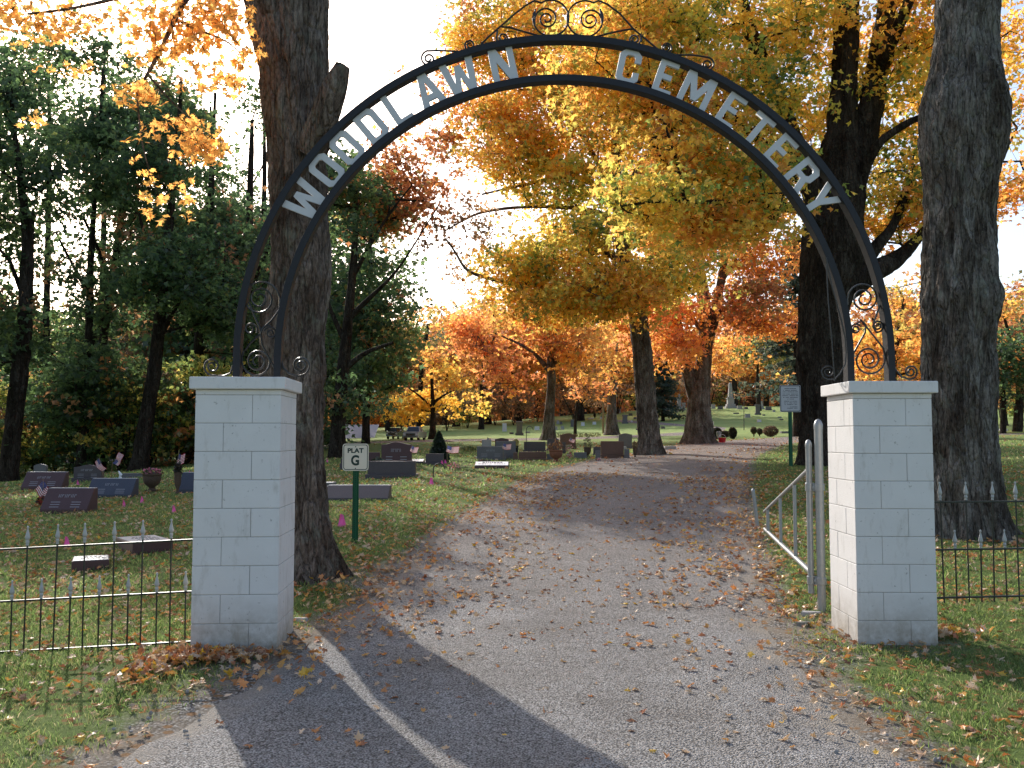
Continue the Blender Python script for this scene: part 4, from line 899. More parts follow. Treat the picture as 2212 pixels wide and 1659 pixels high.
# dark oak mass overhanging the lawn
simple_tree('big dark green oak overhanging the lawn behind the PLAT G sign', [(728, 1005, 20), (730, 940, 15), (735, 850, 14), (745, 760, 12), (755, 660, 10), (765, 560, 7), (770, 450, 5), (765, 380, 3)], 30,
            [B(790, 440, 31, 70, 60, 3, 34, 'midgreen'), B(760, 560, 30, 90, 70, 3, 50, 'darkgreen'), B(800, 700, 30, 84, 60, 3, 54, 'midgreen'), B(830, 640, 30, 60, 44, 2.4, 26, 'midgreen'), B(780, 765, 29.5, 90, 50, 2.6, 50, 'midgreen'), B(720, 850, 29, 44, 44, 2.0, 24, 'darkgreen'), B(720, 350, 31, 60, 60, 2.5, 26, 'darkgreen'), B(780, 830, 29, 50, 16, 1.4, 12, 'olive'), B(850, 760, 30, 50, 40, 2., 22, 'midgreen'),
             B(830, 480, 32, 46, 60, 1.6, 16, 'rust'), B(870, 400, 32, 36, 50, 1.3, 6, 'rust'), B(880, 560, 32, 30, 30, 1., 5, 'rust'), B(900, 300, 32, 60, 50, 1.6, 9, 'rust'), B(840, 370, 32, 50, 50, 1.6, 14, 'rust'), B(930, 420, 32, 40, 50, 1.4, 7, 'rust'), B(850, 300, 32, 40, 30, 1.2, 5, 'amber')], 71, name='oak_tree', limbs=[[(752, 690, 7), (800, 640, 5), (850, 600, 3), (900, 520, 1.8), (950, 440, 1.2)], [(740, 800, 7), (790, 760, 5), (850, 740, 3)], [(760, 600, 6), (800, 530, 4), (840, 460, 2.4), (890, 400, 1.6)], [(745, 740, 6), (700, 640, 4), (690, 540, 3)]], csize=.7, nleaf=64, lsize=.2)
simple_tree('second dark green oak further back, filling in behind the nearer one', [(790, 962, 9), (792, 850, 7), (800, 700, 6), (800, 560, 4), (795, 430, 2)], 47,
            [B(790, 470, 47, 70, 60, 3, 26, 'midgreen'), B(800, 600, 47, 80, 60, 3.2, 40, 'midgreen'), B(840, 700, 47, 56, 56, 3, 34, 'midgreen'), B(760, 720, 47, 70, 60, 3, 34, 'darkgreen'), B(800, 820, 47, 60, 44, 2.6, 26, 'midgreen'), B(730, 840, 47, 60, 40, 2.6, 20, 'darkgreen'), B(840, 400, 47, 40, 40, 2, 6, 'rust')], 75, name='oak_tree', csize=.9, nleaf=60, lsize=.27, cull=0)
# left wood
WG = 'tall dark trees of the wood on the left'
W_ = [
 ('tall dark tree with a snapped leader at the far left edge of the wood', [(16, 1053, 20), (24, 960, 18), (36, 860, 17), (48, 760, 16), (54, 680, 15), (58, 600, 14), (60, 520, 11), (46, 400, 8), (30, 280, 5), (20, 150, 3)], 20,
  [B(40, 300, 20, 90, 90, 1.8, 26, 'darkgreen'), B(-40, 480, 20, 80, 90, 1.8, 20, 'darkgreen'), B(30, 170, 20, 90, 60, 1.6, 16, 'darkgreen'), B(-60, 750, 20, 60, 100, 1.8, 16, 'darkgreen'), B(120, 420, 20.5, 50, 60, 1.2, 8, 'darkgreen'), B(-150, 250, 20, 150, 150, 2.4, 34, 'darkgreen')], [[(62, 560, 9), (68, 500, 6), (70, 470, 5), (71, 450, 2)], [(50, 640, 5), (20, 560, 4), (-20, 520, 3)], [(38, 780, 5), (5, 740, 3), (-40, 720, 2)]]),
 ('slim dark tree standing second from the left in the wood', [(172, 1035, 11), (178, 960, 9.5), (190, 850, 9), (192, 700, 8), (196, 560, 7), (205, 430, 5), (215, 300, 4), (222, 150, 2.5)], 23,
  [B(190, 260, 23, 80, 80, 2., 26, 'darkgreen'), B(200, 130, 23, 80, 44, 1.8, 14, 'darkgreen'), B(140, 560, 23, 60, 50, 1.6, 10, 'darkgreen'), B(160, 800, 22, 90, 50, 1.8, 24, 'darkgreen'), B(120, 880, 22, 60, 40, 1.4, 14, 'darkgreen'), B(220, 420, 23, 60, 60, 1.8, 16, 'darkgreen')], [[(188, 760, 5), (150, 800, 3.5), (110, 850, 2.4)], [(194, 640, 5), (150, 560, 3), (120, 500, 2)]]),
 ('dark tree with a long left-leaning limb in the middle of the wood', [(216, 1022, 11), (214, 930, 10), (210, 850, 9.5), (222, 740, 9), (240, 620, 8), (258, 500, 7), (270, 380, 5), (280, 250, 3)], 24,
  [B(290, 300, 24, 80, 90, 2.2, 34, 'darkgreen'), B(270, 480, 24, 80, 80, 2.2, 34, 'darkgreen'), B(280, 160, 24, 80, 50, 2., 18, 'darkgreen'), B(240, 640, 23.5, 60, 60, 1.8, 22, 'darkgreen'), B(260, 760, 24, 60, 44, 1.6, 14, 'darkgreen')], [[(205, 720, 8), (170, 800, 7), (130, 860, 6), (95, 900, 4)][::-1], [(236, 640, 6), (215, 540, 4), (180, 470, 3)]]),
 ('dark tree with a thick slanting trunk right of centre in the wood', [(300, 1022, 19), (308, 960, 17), (320, 880, 15.5), (334, 800, 14), (342, 720, 13), (350, 640, 12), (360, 540, 10), (372, 430, 8), (385, 300, 5), (392, 170, 3)], 22,
  [B(380, 360, 22, 90, 80, 2.2, 38, 'darkgreen'), B(400, 520, 22, 90, 80, 2.2, 40, 'darkgreen'), B(370, 220, 22, 80, 50, 2, 20, 'darkgreen'), B(330, 620, 21.5, 70, 60, 1.8, 22, 'darkgreen'), B(430, 660, 22, 80, 70, 2., 34, 'darkgreen')], [[(340, 740, 7), (380, 660, 5), (420, 600, 3)], [(352, 620, 6), (320, 540, 4), (300, 460, 3)]]),
 ('dark tree behind the left gate pillar in the wood', [(415, 1020, 16), (418, 900, 14), (430, 760, 12), (440, 620, 10), (452, 480, 8), (460, 340, 5), (465, 200, 3)], 25,
  [B(470, 300, 25, 80, 90, 2.4, 38, 'darkgreen'), B(480, 480, 25, 90, 80, 2.4, 44, 'darkgreen'), B(460, 170, 25, 80, 50, 2, 18, 'darkgreen'), B(480, 700, 24, 80, 70, 2.2, 40, 'darkgreen'), B(440, 830, 24, 80, 60, 2.2, 36, 'darkgreen'), B(400, 900, 24.5, 70, 40, 1.6, 18, 'darkgreen')], [[(436, 680, 6), (480, 600, 4), (520, 540, 3)], [(432, 740, 6), (400, 660, 4), (380, 600, 3)]]),
 ('dark tree between the arch foot and the big maple trunk', [(520, 1020, 14), (524, 900, 13), (530, 740, 11), (536, 580, 9), (540, 420, 7), (545, 260, 4)], 27,
  [B(540, 320, 27, 60, 90, 2.4, 34, 'darkgreen'), B(550, 520, 27, 70, 90, 2.4, 44, 'darkgreen'), B(560, 720, 26, 70, 80, 2.4, 44, 'darkgreen'), B(560, 880, 26, 80, 60, 2.4, 40, 'darkgreen'), B(540, 170, 27, 60, 60, 2, 16, 'darkgreen')], [[(534, 640, 6), (570, 560, 4), (600, 480, 3)]]),
 ('dark tree whose crown shows just right of the big maple trunk', [(640, 1015, 14), (645, 900, 13), (655, 740, 11), (665, 580, 9), (672, 420, 6)], 29,
  [B(680, 420, 29, 60, 70, 2.4, 28, 'darkgreen'), B(670, 600, 29, 70, 80, 2.4, 40, 'darkgreen'), B(670, 780, 28, 70, 80, 2.4, 44, 'darkgreen'), B(690, 920, 28, 70, 50, 2.4, 34, 'darkgreen')], []),
 ('dark tree beyond the left edge of the picture, its boughs reaching in', [(-150, 1070, 20), (-145, 900, 17), (-140, 700, 14), (-130, 500, 10), (-125, 300, 6)], 19,
  [B(-130, 380, 19, 110, 140, 2.2, 36, 'darkgreen'), B(-110, 640, 19, 90, 120, 2., 26, 'darkgreen'), B(-120, 880, 19, 80, 80, 2., 18, 'darkgreen'), B(0, 640, 19.5, 30, 40, 1.2, 5, 'darkgreen')], []),
]
KW = 1.45
for i, (px, yt, D, nn) in enumerate([(-30, 60, 50, 60), (95, 40, 54, 60), (215, 50, 56, 66), (330, 150, 55, 66), (445, 190, 58, 66), (560, 210, 60, 60)]):
    simple_tree(['tall far tree at the left edge of the sky gap in the wood', 'tall far tree behind the snapped-leader tree', 'tall far tree behind the middle of the left wood', 'tall far tree behind the slanting trunk in the left wood', 'tall far tree showing left of the big maple trunk', 'tall far tree directly behind the big maple trunk'][i],
                [(px, 1030, 9), (px + 5, 700, 7), (px + 12, 350, 5), (px + 10, yt + 40, 2)], D, [B(px, yt + 110, D, 70, 80, 3.2, nn // 3, 'darkgreen'), B(px + 10, yt + 260, D, 80, 90, 3.4, nn // 3, 'darkgreen'), B(px - 10, yt + 430, D, 70, 90, 3., nn // 5, 'darkgreen')], 140 + i, 'dark_bark', 'far trees rising behind the left wood', name='forest_tree', k=12, dz=.6, csize=1.15, nleaf=60, lsize=.33, step=1.8, rtip=.012)
for i, (lb, tl, D, bl, lm) in enumerate(W_):
    bl = [(np.array([0, 0, EYE]) + (np.array(c) - [0, 0, EYE]) * KW, np.array(r) * KW, n, pal) for c, r, n, pal in bl]; D = D * KW
    simple_tree(lb, tl, D, bl, 80 + i, 'dark_bark', WG, lm, name='forest_tree', k=20, dz=.2, csize=.74, nleaf=66, lsize=.215, step=1.1, rtip=.009)

# --- spruces (whorls of drooping boughs)
def spruce(label, px, pyb, pyt, D, rw, seed, gap=.34, group=None, y_lo=.1, dens=1.):
    rg = np.random.default_rng(seed); b = P(px, pyb, D); b[2] = float(T(b[0], b[1])); H = P(px, pyt, D)[2] - b[2]; t = empty('spruce_tree', b, 0, label, 'spruce', group)
    ac = Acc(); ac.add(*rough_tube(np.array([(0, 0, -.1), (0, 0, H * .5), (0, 0, H)]), [.17 * H / 10 + .05, .10 * H / 10, .01], seed, 14, .3, .03, .3, 5))
    p0 = []; p1 = []; LP = []; z = H * y_lo
    while z < H * .99:
        f = 1 - (z / H); L = rw * (f ** .8) * rg.uniform(.75, 1.15) + .1
        for a in rg.uniform(0, 6.28, rg.integers(4, 7)):
            l = L * rg.uniform(.7, 1.1); n = 6; pr = np.array([0, 0, z])
            for k in range(1, n + 1):
                s = k / n; q = np.array([math.cos(a) * l * s, math.sin(a) * l * s, z - .30 * l * s + .16 * l * s * s]); p0.append(pr); p1.append(q); pr = q
                m = int(9 * dens); LP.append(q + rg.normal(size=(m, 3)) * np.array([.16, .16, .05]) * (.6 + s) + np.array([0, 0, -.1]) * rg.uniform(0, 1.6, (m, 1)))
        z += gap * rg.uniform(.7, 1.2)
    p0 = np.array(p0); p1 = np.array(p1); ac.add(*seg_tubes(p0, p1, np.full(len(p0), .022), np.full(len(p0), .014), 4))
    V, F = ac.get(); npmesh('trunk', V, F, 'dark_bark', smooth=True, parent=t); LP = np.concatenate(LP)
    lv, lf, lc = leaves(LP, .24, pick_cols('spruce', len(LP), rg), rg, .4); npmesh('crown', lv, lf, 'leaf', lc, parent=t)
spruce('open grey-green spruce with drooping boughs beside the forked maple', 1722, 928, 500, 47, 3.1, 91, .42, y_lo=.22)
spruce('dark conical spruce between the leaning maple and the twin-stemmed maple', 1432, 905, 735, 85, 2.2, 92, .3, dens=1.4)
# ------------------------------------------------------------------ background wood: a few variants, copied
def proto_tree(name, seed, H, W, pal, ncl, csize=1.05, lsize=.4, nleaf=42, lowf=.25, bark='dark_bark'):
    rg = np.random.default_rng(seed); ts = np.array([(0, 0, 0), (rg.normal() * .2, rg.normal() * .2, H * .35), (rg.normal() * .5, rg.normal() * .5, H * .8)]); rs = [.028 * H, .02 * H, .006 * H]
    t = empty(name, (0, 0, 0)); ac = Acc(); tr = ts.copy(); tr[0, 2] = -.3; ac.add(*rough_tube(tr, rs, seed, 10, .6, .04, .3, 5))
    bl = []
    for k in range(7):
        a = rg.uniform(0, 6.28); r = rg.uniform(0, W * .45); bl.append(((math.cos(a) * r, math.sin(a) * r, H * rg.uniform(lowf + .12, .85)), (W * .42, W * .42, H * .16), ncl // 7, pal))
    pts = np.stack([np.linspace(0, 1, 8)] * 3, 1) * (ts[2] - ts[0]) + ts[0]
    (tv, tf), (lv, lf, lc) = grow([(pts, np.linspace(rs[0], rs[2], 8))], bl, rg, csize=csize, nleaf=nleaf, lsize=lsize, step=1.4, rtip=.014, base=(0, 0, 0), cull=False); ac.add(tv, tf)
    V, F = ac.get(); npmesh('trunk', V, F, bark, smooth=True, parent=t); npmesh('crown', lv, lf, 'leaf', lc, parent=t); return t
PROT = {p: [proto_tree('background_tree', 200 + 7 * i + j, 11 + j * 2, 7 + j, p, 84) for j in range(2)] for i, p in enumerate(['amber', 'rust', 'olive', 'brown', 'darkgreen'])}
USED = set(); COLN = {'amber': 'amber', 'rust': 'rust-brown', 'olive': 'olive green', 'brown': 'dull brown', 'darkgreen': 'dark green'}
rgb = np.random.default_rng(77)
def bg(px, Y, pal, h, label, var=None, group='autumn trees in the distance', name='background_tree'):
    j = int(rgb.integers(0, 2)) if var is None else var; src = PROT[pal][j]; H = 11 + j * 2
    if src.name in USED: o = copy_tree(src)
    else: o = src; USED.add(src.name)
    x = (px - CW / 2) / FPX * Y; s = h / H
    o.location = (x, Y, float(T(x, Y)) - .1); o.rotation_euler = (0, 0, rgb.uniform(0, 6.28)); o.scale = (s * rgb.uniform(.9, 1.2), s * rgb.uniform(.9, 1.2), s)
    tag(o, label, 'tree', group)
k = 0
def side(px): return 'left of the twin-stemmed maple' if px < 1500 else 'right of the twin-stemmed maple'
for px, Y, pal, h in [(690, 62, 'darkgreen', 9), (748, 82, 'rust', 11), (790, 90, 'brown', 10), (838, 78, 'olive', 8), (880, 100, 'rust', 10), (960, 105, 'brown', 10), (1000, 118, 'olive', 11), (1048, 112, 'rust', 12), (1090, 130, 'brown', 12), (1135, 122, 'brown', 11), (1160, 140, 'amber', 14), (1215, 135, 'rust', 13), (1262, 145, 'amber', 14), (1300, 150, 'brown', 12), (1345, 160, 'amber', 16), (1392, 165, 'rust', 15),
                      (1450, 175, 'amber', 17), (1480, 190, 'amber', 15), (1555, 172, 'amber', 19), (1610, 178, 'amber', 20), (1652, 185, 'rust', 19), (1690, 175, 'olive', 15), (1735, 178, 'olive', 16), (1790, 185, 'amber', 20), (1500, 210, 'rust', 22), (1860, 175, 'olive', 18), (1925, 165, 'amber', 19), (1985, 170, 'rust', 19), (2040, 160, 'olive', 18), (2170, 135, 'olive', 15), (2225, 120, 'rust', 15), (2300, 115, 'amber', 14)]:
    bg(px, Y, pal, h * (1.35 if 940 < px < 1500 else 1.15), 'distant %s tree on the skyline %s' % (COLN[pal], side(px)))
for px, Y, pal, h, lb in [(1940, 62, 'amber', 11.5, 'tall amber tree behind the lawn seen between the arch foot and the right trunk'), (1985, 80, 'olive', 12, 'olive tree behind the amber tree, left of the right-hand trunk'), (1900, 75, 'rust', 12, 'rust tree partly hidden by the forked maple and arch foot'),
                         (2195, 58, 'amber', 9.5, 'orange tree at the right edge of the picture'), (2165, 52, 'darkgreen', 6.2, 'low dark green tree at the right edge, right of the big trunk'), (2260, 50, 'darkgreen', 7, 'dark green tree just beyond the right edge of the picture'), (2170, 72, 'rust', 9, 'rust tree behind the dark green tree at the right edge'),
                         (1640, 100, 'olive', 9, 'olive tree on the hill behind the obelisk'), (1760, 120, 'olive', 11, 'olive tree on the hilltop behind the notice sign'), (1590, 125, 'amber', 15, 'amber tree on the hilltop left of the obelisk'), (1655, 132, 'amber', 16, 'amber tree on the hilltop behind the monument')]:
    bg(px, Y, pal, h, lb, group=None)
for px, Y, h, lb in [(985, 90, 13, 'tall golden tree left of the slender orange maple'), (1055, 95, 15, 'tall golden tree behind the left half of the slender orange maple'), (1255, 92, 15, 'tall golden tree behind the small bare young tree'), (1395, 96, 16, 'tall golden tree directly behind the leaning maple trunk'), (1120, 98, 15, 'tall golden tree behind the middle of the slender orange maple')]: bg(px, Y, 'amber', h, lb, group=None)
LOWP = {p: proto_tree('background_tree', 400 + i, 9, 9, p, 110, lowf=-.1, csize=1.2, lsize=.45) for i, p in enumerate(['brown', 'rust', 'olive', 'amber'])}
for i in range(62):
    p = ['brown', 'rust', 'brown', 'olive', 'amber'][i % 5]; src = LOWP[p]; px = 660 + 27 * i + rgb.uniform(-9, 9); Yb = rgb.uniform(150, 200) if px > 1000 else rgb.uniform(100, 150)
    if src.name in USED: o = copy_tree(src)
    else: o = src; USED.add(src.name)
    xx = (px - CW / 2) / FPX * Yb; sc = rgb.uniform(.85, 1.25) * Yb / 150; o.location = (xx, Yb, float(T(xx, Yb)) - .3); o.rotation_euler = (0, 0, rgb.uniform(0, 6)); o.scale = (sc, sc, sc)
    tag(o, 'low-branched %s tree in the wood edge far behind the graves' % COLN[p], 'tree', 'wood edge behind the cemetery')
# wood behind the left graves
for px, Y, pal, h in [(20, 56, 'darkgreen', 10), (110, 58, 'darkgreen', 9), (190, 56, 'darkgreen', 10), (250, 54, 'brown', 8), (330, 58, 'darkgreen', 12), (400, 54, 'brown', 10), (470, 54, 'darkgreen', 14), (545, 52, 'darkgreen', 14), (610, 54, 'darkgreen', 15), (-80, 52, 'darkgreen', 10), (-200, 48, 'darkgreen', 12), (680, 56, 'darkgreen', 14), (60, 74, 'olive', 11), (300, 76, 'olive', 12), (180, 80, 'brown', 11), (420, 78, 'olive', 14)]:
    bg(px, Y, pal, h, '%s tree deep inside the wood on the left' % COLN[pal], group='trees deeper in the left wood')
# understorey bushes
def bush_proto(seed, pal, H=2.2, W=1.5, ncl=34, csize=.4, lsize=.16, nleaf=40, stems=6):
    rg = np.random.default_rng(seed); t = empty('bush', (0, 0, 0)); limbs = []
    for s in range(stems):
        a = rg.uniform(0, 6.28); l = rg.uniform(.3, .8) * W * .6; z = H * rg.uniform(.5, .9); limbs.append((np.array([(0, 0, -.1), (math.cos(a) * l * .4, math.sin(a) * l * .4, z * .5), (math.cos(a) * l, math.sin(a) * l, z)]), [.02, .014, .007]))
    ac = Acc(); [ac.add(*rough_tube(q, r, seed + i, 6, .3, .02)) for i, (q, r) in enumerate(limbs)]
    (tv, tf), (lv, lf, lc) = grow(limbs, [((0, 0, H * .55), (W * .8, W * .8, H * .48), ncl, pal)], rg, csize=csize, nleaf=nleaf, lsize=lsize, step=.5, rtip=.004, base=(0, 0, 0), cull=False); ac.add(tv, tf)
    V, F = ac.get(); npmesh('stem', V, F, 'dark_bark', parent=t); npmesh('foliage', lv, lf, 'leaf', lc, parent=t); return t
BP = [bush_proto(300, 'under'), bush_proto(301, 'under', 3., 1.8, 44), bush_proto(302, 'rust', 2., 1.6, 30), bush_proto(303, 'brown', 2.4, 1.6, 30), bush_proto(304, 'midgreen', 3.2, 1.9, 60)]
def bush(j, px, Y, sc, label, group='bushes along the edge of the left wood', name='bush'):
    src = BP[j]
    if src.name in USED: o = copy_tree(src)
    else: o = src; USED.add(src.name)
    x = (px - CW / 2) / FPX * Y; o.location = (x, Y, float(T(x, Y))); o.rotation_euler = (0, 0, rgb.uniform(0, 6)); o.scale = (sc,) * 3; tag(o, label, 'bush', group)
for i in range(34):
    px = -120 + i * 22 + rgb.uniform(-8, 8); Y = rgb.uniform(33, 43); j = [4, 1, 4, 0, 3, 4, 4, 1][i % 8] if px < 440 else [2, 3][i % 2]
    bush(j, px, Y, rgb.uniform(1., 1.6), ['yellow-green sunlit bush under the dark trees of the left wood', 'tall yellow-green bush under the dark trees of the left wood', 'rust coloured bush low in the left wood', 'brown bush low in the left wood', 'dark green thicket bush low in the left wood'][j])
for px, Y, j, s in [ (870, 80, 3, 1.5), (965, 76, 3, 1.6), (1010, 84, 0, 1.5), (1070, 90, 3, 1.7), (1110, 88, 3, 1.5), (1160, 95, 2, 1.7), (1240, 92, 3, 1.6), (1285, 100, 3, 1.7), (2160, 85, 3, 1.6), (2205, 82, 0, 1.6)]:
    bush(j, px, Y, s, ['yellow-green bush', 'tall bush', 'rust coloured bush', 'brown leafless-looking bush'][j] + ' far off at the end of the cemetery lawn', 'brush beyond the cemetery lawn')
for i in range(40):
    px = 690 + i * 38 + rgb.uniform(-12, 12); Y = rgb.uniform(105, 175); bush([3, 2, 3, 0, 3][i % 5], px, Y, rgb.uniform(2.2, 3.6), ['yellow-green brush', 'tall brush', 'rust coloured brush', 'brown brush'][[3, 2, 3, 0, 3][i % 5]] + ' on the skyline behind the cemetery hill', 'brush on the skyline')
# bare young tree on the lawn between the two maples
rg = np.random.default_rng(9); tl = pixline([(1242, 929, 3.6), (1243, 900, 3), (1247, 870, 2.4)], 58)
make_tree('young_tree', 'small bare multi-branched tree on the lawn between the two orange maples', tl, [pixline([(1243, 905, 2.2), (1228, 880, 1.6), (1215, 855, 1)], 58), pixline([(1245, 890, 2), (1262, 865, 1.4), (1272, 845, 1)], 58)], [B(1240, 850, 58, 44, 30, 1.3, 40, 'brown')], 95, 'dark_bark', k=8, dz=.3, flare=.2, csize=.42, nleaf=13, lsize=.13)
make_tree('sapling', 'thin bare sapling on the sunny slope below the obelisk', pixline([(1607, 924, 1.0), (1607, 880, .8), (1608, 840, .5)], 66), [], [B(1608, 846, 66, 20, 14, .5, 12, 'brown')], 96, 'grey_bark', k=6, dz=.4, flare=0, csize=.3, nleaf=3, lsize=.1)

# ------------------------------------------------------------------ graves
def grave(kind, px0, px1, pyt, pyb, mat, label, group=None, Y=None, depth=None, text=None, cat='headstone', name='headstone', rz=0., topmat=None, eng='engraving', extra=None):
    b = G((px0 + px1) / 2, pyb) if Y is None else None
    if Y is not None: xx = P((px0 + px1) / 2, pyb, Y)[0]; b = np.array([xx, Y, float(T(xx, Y))])
    D = b[1]; w = M(px1 - px0, D); h = max(.06, P((px0 + px1) / 2, pyt, D)[2] - b[2]); t = empty(name, b, rz, label, cat, group); far = D > 45
    d = depth or min(.28, .35 * w + .04)
    def bx(nm, x0, x1, y0, y1, z0, z1, mt, bev=.006): return MB().box(x0, x1, y0, y1, z0, z1).build(nm, mt, t, bevel=bev)
    z0 = 0
    if kind == 'flat' and h > .14: h = .12
    if kind == 'pillow':
        h = max(h, .09); m = MB(); pr = [(-d / 2, -.06), (-d / 2, h * .45), (d / 2, h), (d / 2, -.06)]
        vs = [(-w / 2, y, z) for y, z in pr] + [(w / 2, y, z) for y, z in pr]; m.add(vs, [(0, 1, 2, 3), (7, 6, 5, 4), (0, 4, 5, 1), (1, 5, 6, 2), (2, 6, 7, 3), (3, 7, 4, 0)]); m.build('stone', mat, t, bevel=.006)
        sl = Matrix.Translation((0, -d / 2, h * .45)) @ Matrix.Rotation(math.atan2(h * .55, d), 4, 'X'); Ls = math.hypot(h * .55, d)
        MB().box(-w / 2 + .015, w / 2 - .015, .012, Ls - .012, .001, .007, sl).build('top_face', topmat or 'polished_top', t, bevel=.002)
        if text:
            q = MB()
            for r, (lo, hi) in enumerate(((-.28, .28), (-.4, -.06), (.06, .4))):
                x = lo * w
                while x < hi * w: l = random.uniform(.025, .06); q.box(x, x + l, Ls * (.62 if r == 0 else .3), Ls * (.85 if r == 0 else .42), .0065, .0095, sl); x += l + .018
            q.build('inscription', 'dark_engraving', t)
    if kind in ('slab', 'serp', 'round'):
        bh = min(.16, h * .2); bx('base', -w / 2, w / 2, -d * .5, d * .7, -.08, bh, mat, .01); z0 = bh; ww = w * .46
        n = 14; pr = [(-ww, bh + .001)]
        for i in range(n + 1):
            x = -ww + 2 * ww * i / n; u = x / ww
            dz = {'slab': 0, 'serp': .10 * (math.cos(u * math.pi) * .5 - .5) * min(1, w) * .8, 'round': -.30 * w * (u * u) * .5}[kind]; pr.append((x, h + dz))
        pr.append((ww, bh + .001)); m = MB(); m.prism(pr, -d * .32, d * .32); m.build('stone', mat, t, bevel=.006)
    elif kind == 'slant':
        m = MB(); pr = [(-d * .6, -.06), (-d * .6, h * .14), (d * .12, h), (d * .5, h), (d * .5, -.06)]
        ws = (w / 2 * .97, w / 2); vs = [(-w / 2, y, z) for y, z in pr] + [(w / 2, y, z) for y, z in pr]; n = len(pr)
        m.add(vs, [tuple(range(n)), tuple(range(2 * n - 1, n - 1, -1))] + [(i, i + n, (i + 1) % n + n, (i + 1) % n) for i in range(n)]); m.build('stone', mat, t, bevel=.008)
        if not far: bx('top_edge', -w / 2 + .012, w / 2 - .012, d * .14, d * .48, h - .002, h + .006, 'cut_top', .002)
    elif kind == 'flat':
        m = MB(); m.box(-w / 2, w / 2, -d / 2, d / 2, -.06, h); m.build('stone', mat, t, bevel=.01)
        bx('top_face', -w / 2 + .012, w / 2 - .012, -d / 2 + .012, d / 2 - .012, h + .001, h + .007, topmat or 'cut_top', .002)
        if text is not None:
            q = MB()
            for r in range(4):
                x = -w * .32 + random.uniform(0, .06)
                while x < w * .3: l = random.uniform(.02, .05); q.box(x, x + l, -d * .28 + r * d * .17, -d * .28 + r * d * .17 + .025, h + .006, h + .0095); x += l + .016
            q.build('inscription', 'dark_engraving', t)
    elif kind == 'ledge':
        bx('base', -w / 2, w / 2, -d / 2, d / 2, -.05, h * .55, mat, .01); bx('stone', -w * .42, w * .42, -d * .36, d * .36, h * .55, h, topmat or mat, .008)
    elif kind == 'die':
        bx('base', -w / 2, w / 2, -d / 2, d / 2, -.1, h * .18, mat, .02); bx('stone', -w * .36, w * .36, -d * .38, d * .38, h * .18, h * .82, mat, .02); bx('cap', -w * .44, w * .44, -d * .44, d * .44, h * .82, h, mat, .03)
    elif kind == 'obelisk':
        bx('base', -w / 2, w / 2, -w / 2, w / 2, -.2, h * .07, mat, .03); bx('plinth', -w * .38, w * .38, -w * .38, w * .38, h * .07, h * .16, mat, .03); bx('die', -w * .28, w * .28, -w * .28, w * .28, h * .16, h * .36, mat, .03); bx('cornice', -w * .33, w * .33, -w * .33, w * .33, h * .36, h * .40, mat, .02)
        a, c_ = w * .2, w * .11; m = MB(); vs = [(sx * a, sy * a, h * .40) for sx, sy in ((-1, -1), (1, -1), (1, 1), (-1, 1))] + [(sx * c_, sy * c_, h * .95) for sx, sy in ((-1, -1), (1, -1), (1, 1), (-1, 1))] + [(0, 0, h)]
        m.add(vs, [(0, 3, 2, 1)] + [(i, (i + 1) % 4, (i + 1) % 4 + 4, i + 4) for i in range(4)] + [(4 + i, 4 + (i + 1) % 4, 8) for i in range(4)]); m.build('shaft', mat, t)
    elif kind == 'column':
        bx('base', -w / 2, w / 2, -w / 2, w / 2, -.2, h * .14, mat, .03); bx('die', -w * .34, w * .34, -w * .34, w * .34, h * .14, h * .7, mat, .02); bx('cornice', -w * .45, w * .45, -w * .45, w * .45, h * .7, h * .76, mat, .02)
        MB().lathe([(w * .2, 0), (w * .1, h * .04), (w * .26, h * .14), (w * .3, h * .19), (w * .1, h * .2), (w * .06, h * .24)], 12, (0, 0, h * .76)).build('urn', mat, t, smooth=True)
    if text and kind in ('slab', 'serp', 'slant'):
        q = MB(); tilt = kind == 'slant'
        def mark(x, l, fz, hh):
            z = h * fz
            if tilt: yy = -d * .6 + (fz - .14) / .86 * d * .72; q.add([(x, yy - .004, z), (x + l, yy - .004, z), (x + l, yy - .004 + hh / h * d * .72 / .86, z + hh), (x, yy - .004 + hh / h * d * .72 / .86, z + hh)], [(0, 1, 2, 3)])
            else: q.box(x, x + l, -d * .32 - .003, -d * .32 + .001, z, z + hh)
        nlet = text; lw = min(.05, w * .55 / nlet)      # worn, illegible family name and dates
        for i in range(nlet):
            x = -nlet * lw / 2 + i * lw; mark(x, lw * .16, .62, h * .13); 
            if i % 2: mark(x + lw * .28, lw * .3, .62 + .09, h * .03)
            else: mark(x + lw * .5, lw * .16, .62, h * .13)
        for s in (-1, 1):
            for k in range(3): mark(s * w * .22 - w * .1, w * .2, .42 - k * .1, h * .025)
        q.build('inscription', eng, t)
    return t, b, w, h
g = grave
g('slant', 55, 141, 1020, 1056, 'red_granite', 'dark red headstone furthest left, with a small pale stone behind it', text=6, depth=.3)
g('round', 73, 102, 1002, 1030, 'grey_granite', 'small pale round-topped headstone behind the furthest left red stone', Y=20.5)
g('serp', 160, 224, 1004, 1039, 'mauve_granite', 'mauve headstone with gently arched top behind the blue headstone', text=6)
g('slant', 196, 292, 1034, 1073, 'blue_granite', 'wide blue-grey headstone with carved name in the left graves', text=5, depth=.3)
g('slant', 100, 200, 1055, 1105, 'red_granite', 'red headstone nearest the left fence with a small flag at its side', text=6, depth=.34)
g('slant', 392, 440, 1021, 1062, 'blue_granite', 'blue-grey headstone partly hidden by the left gate pillar', depth=.3)
g('ledge', 262, 308, 1022, 1032, 'grey_granite', 'low grey ledge stone at the edge of the wood')
g('flat', 270, 352, 1156, 1186, 'red_granite', 'raised square grave marker with pale top just beyond the left fence', depth=.72, text=1, cat='grave marker', name='grave_marker', rz=R(38))
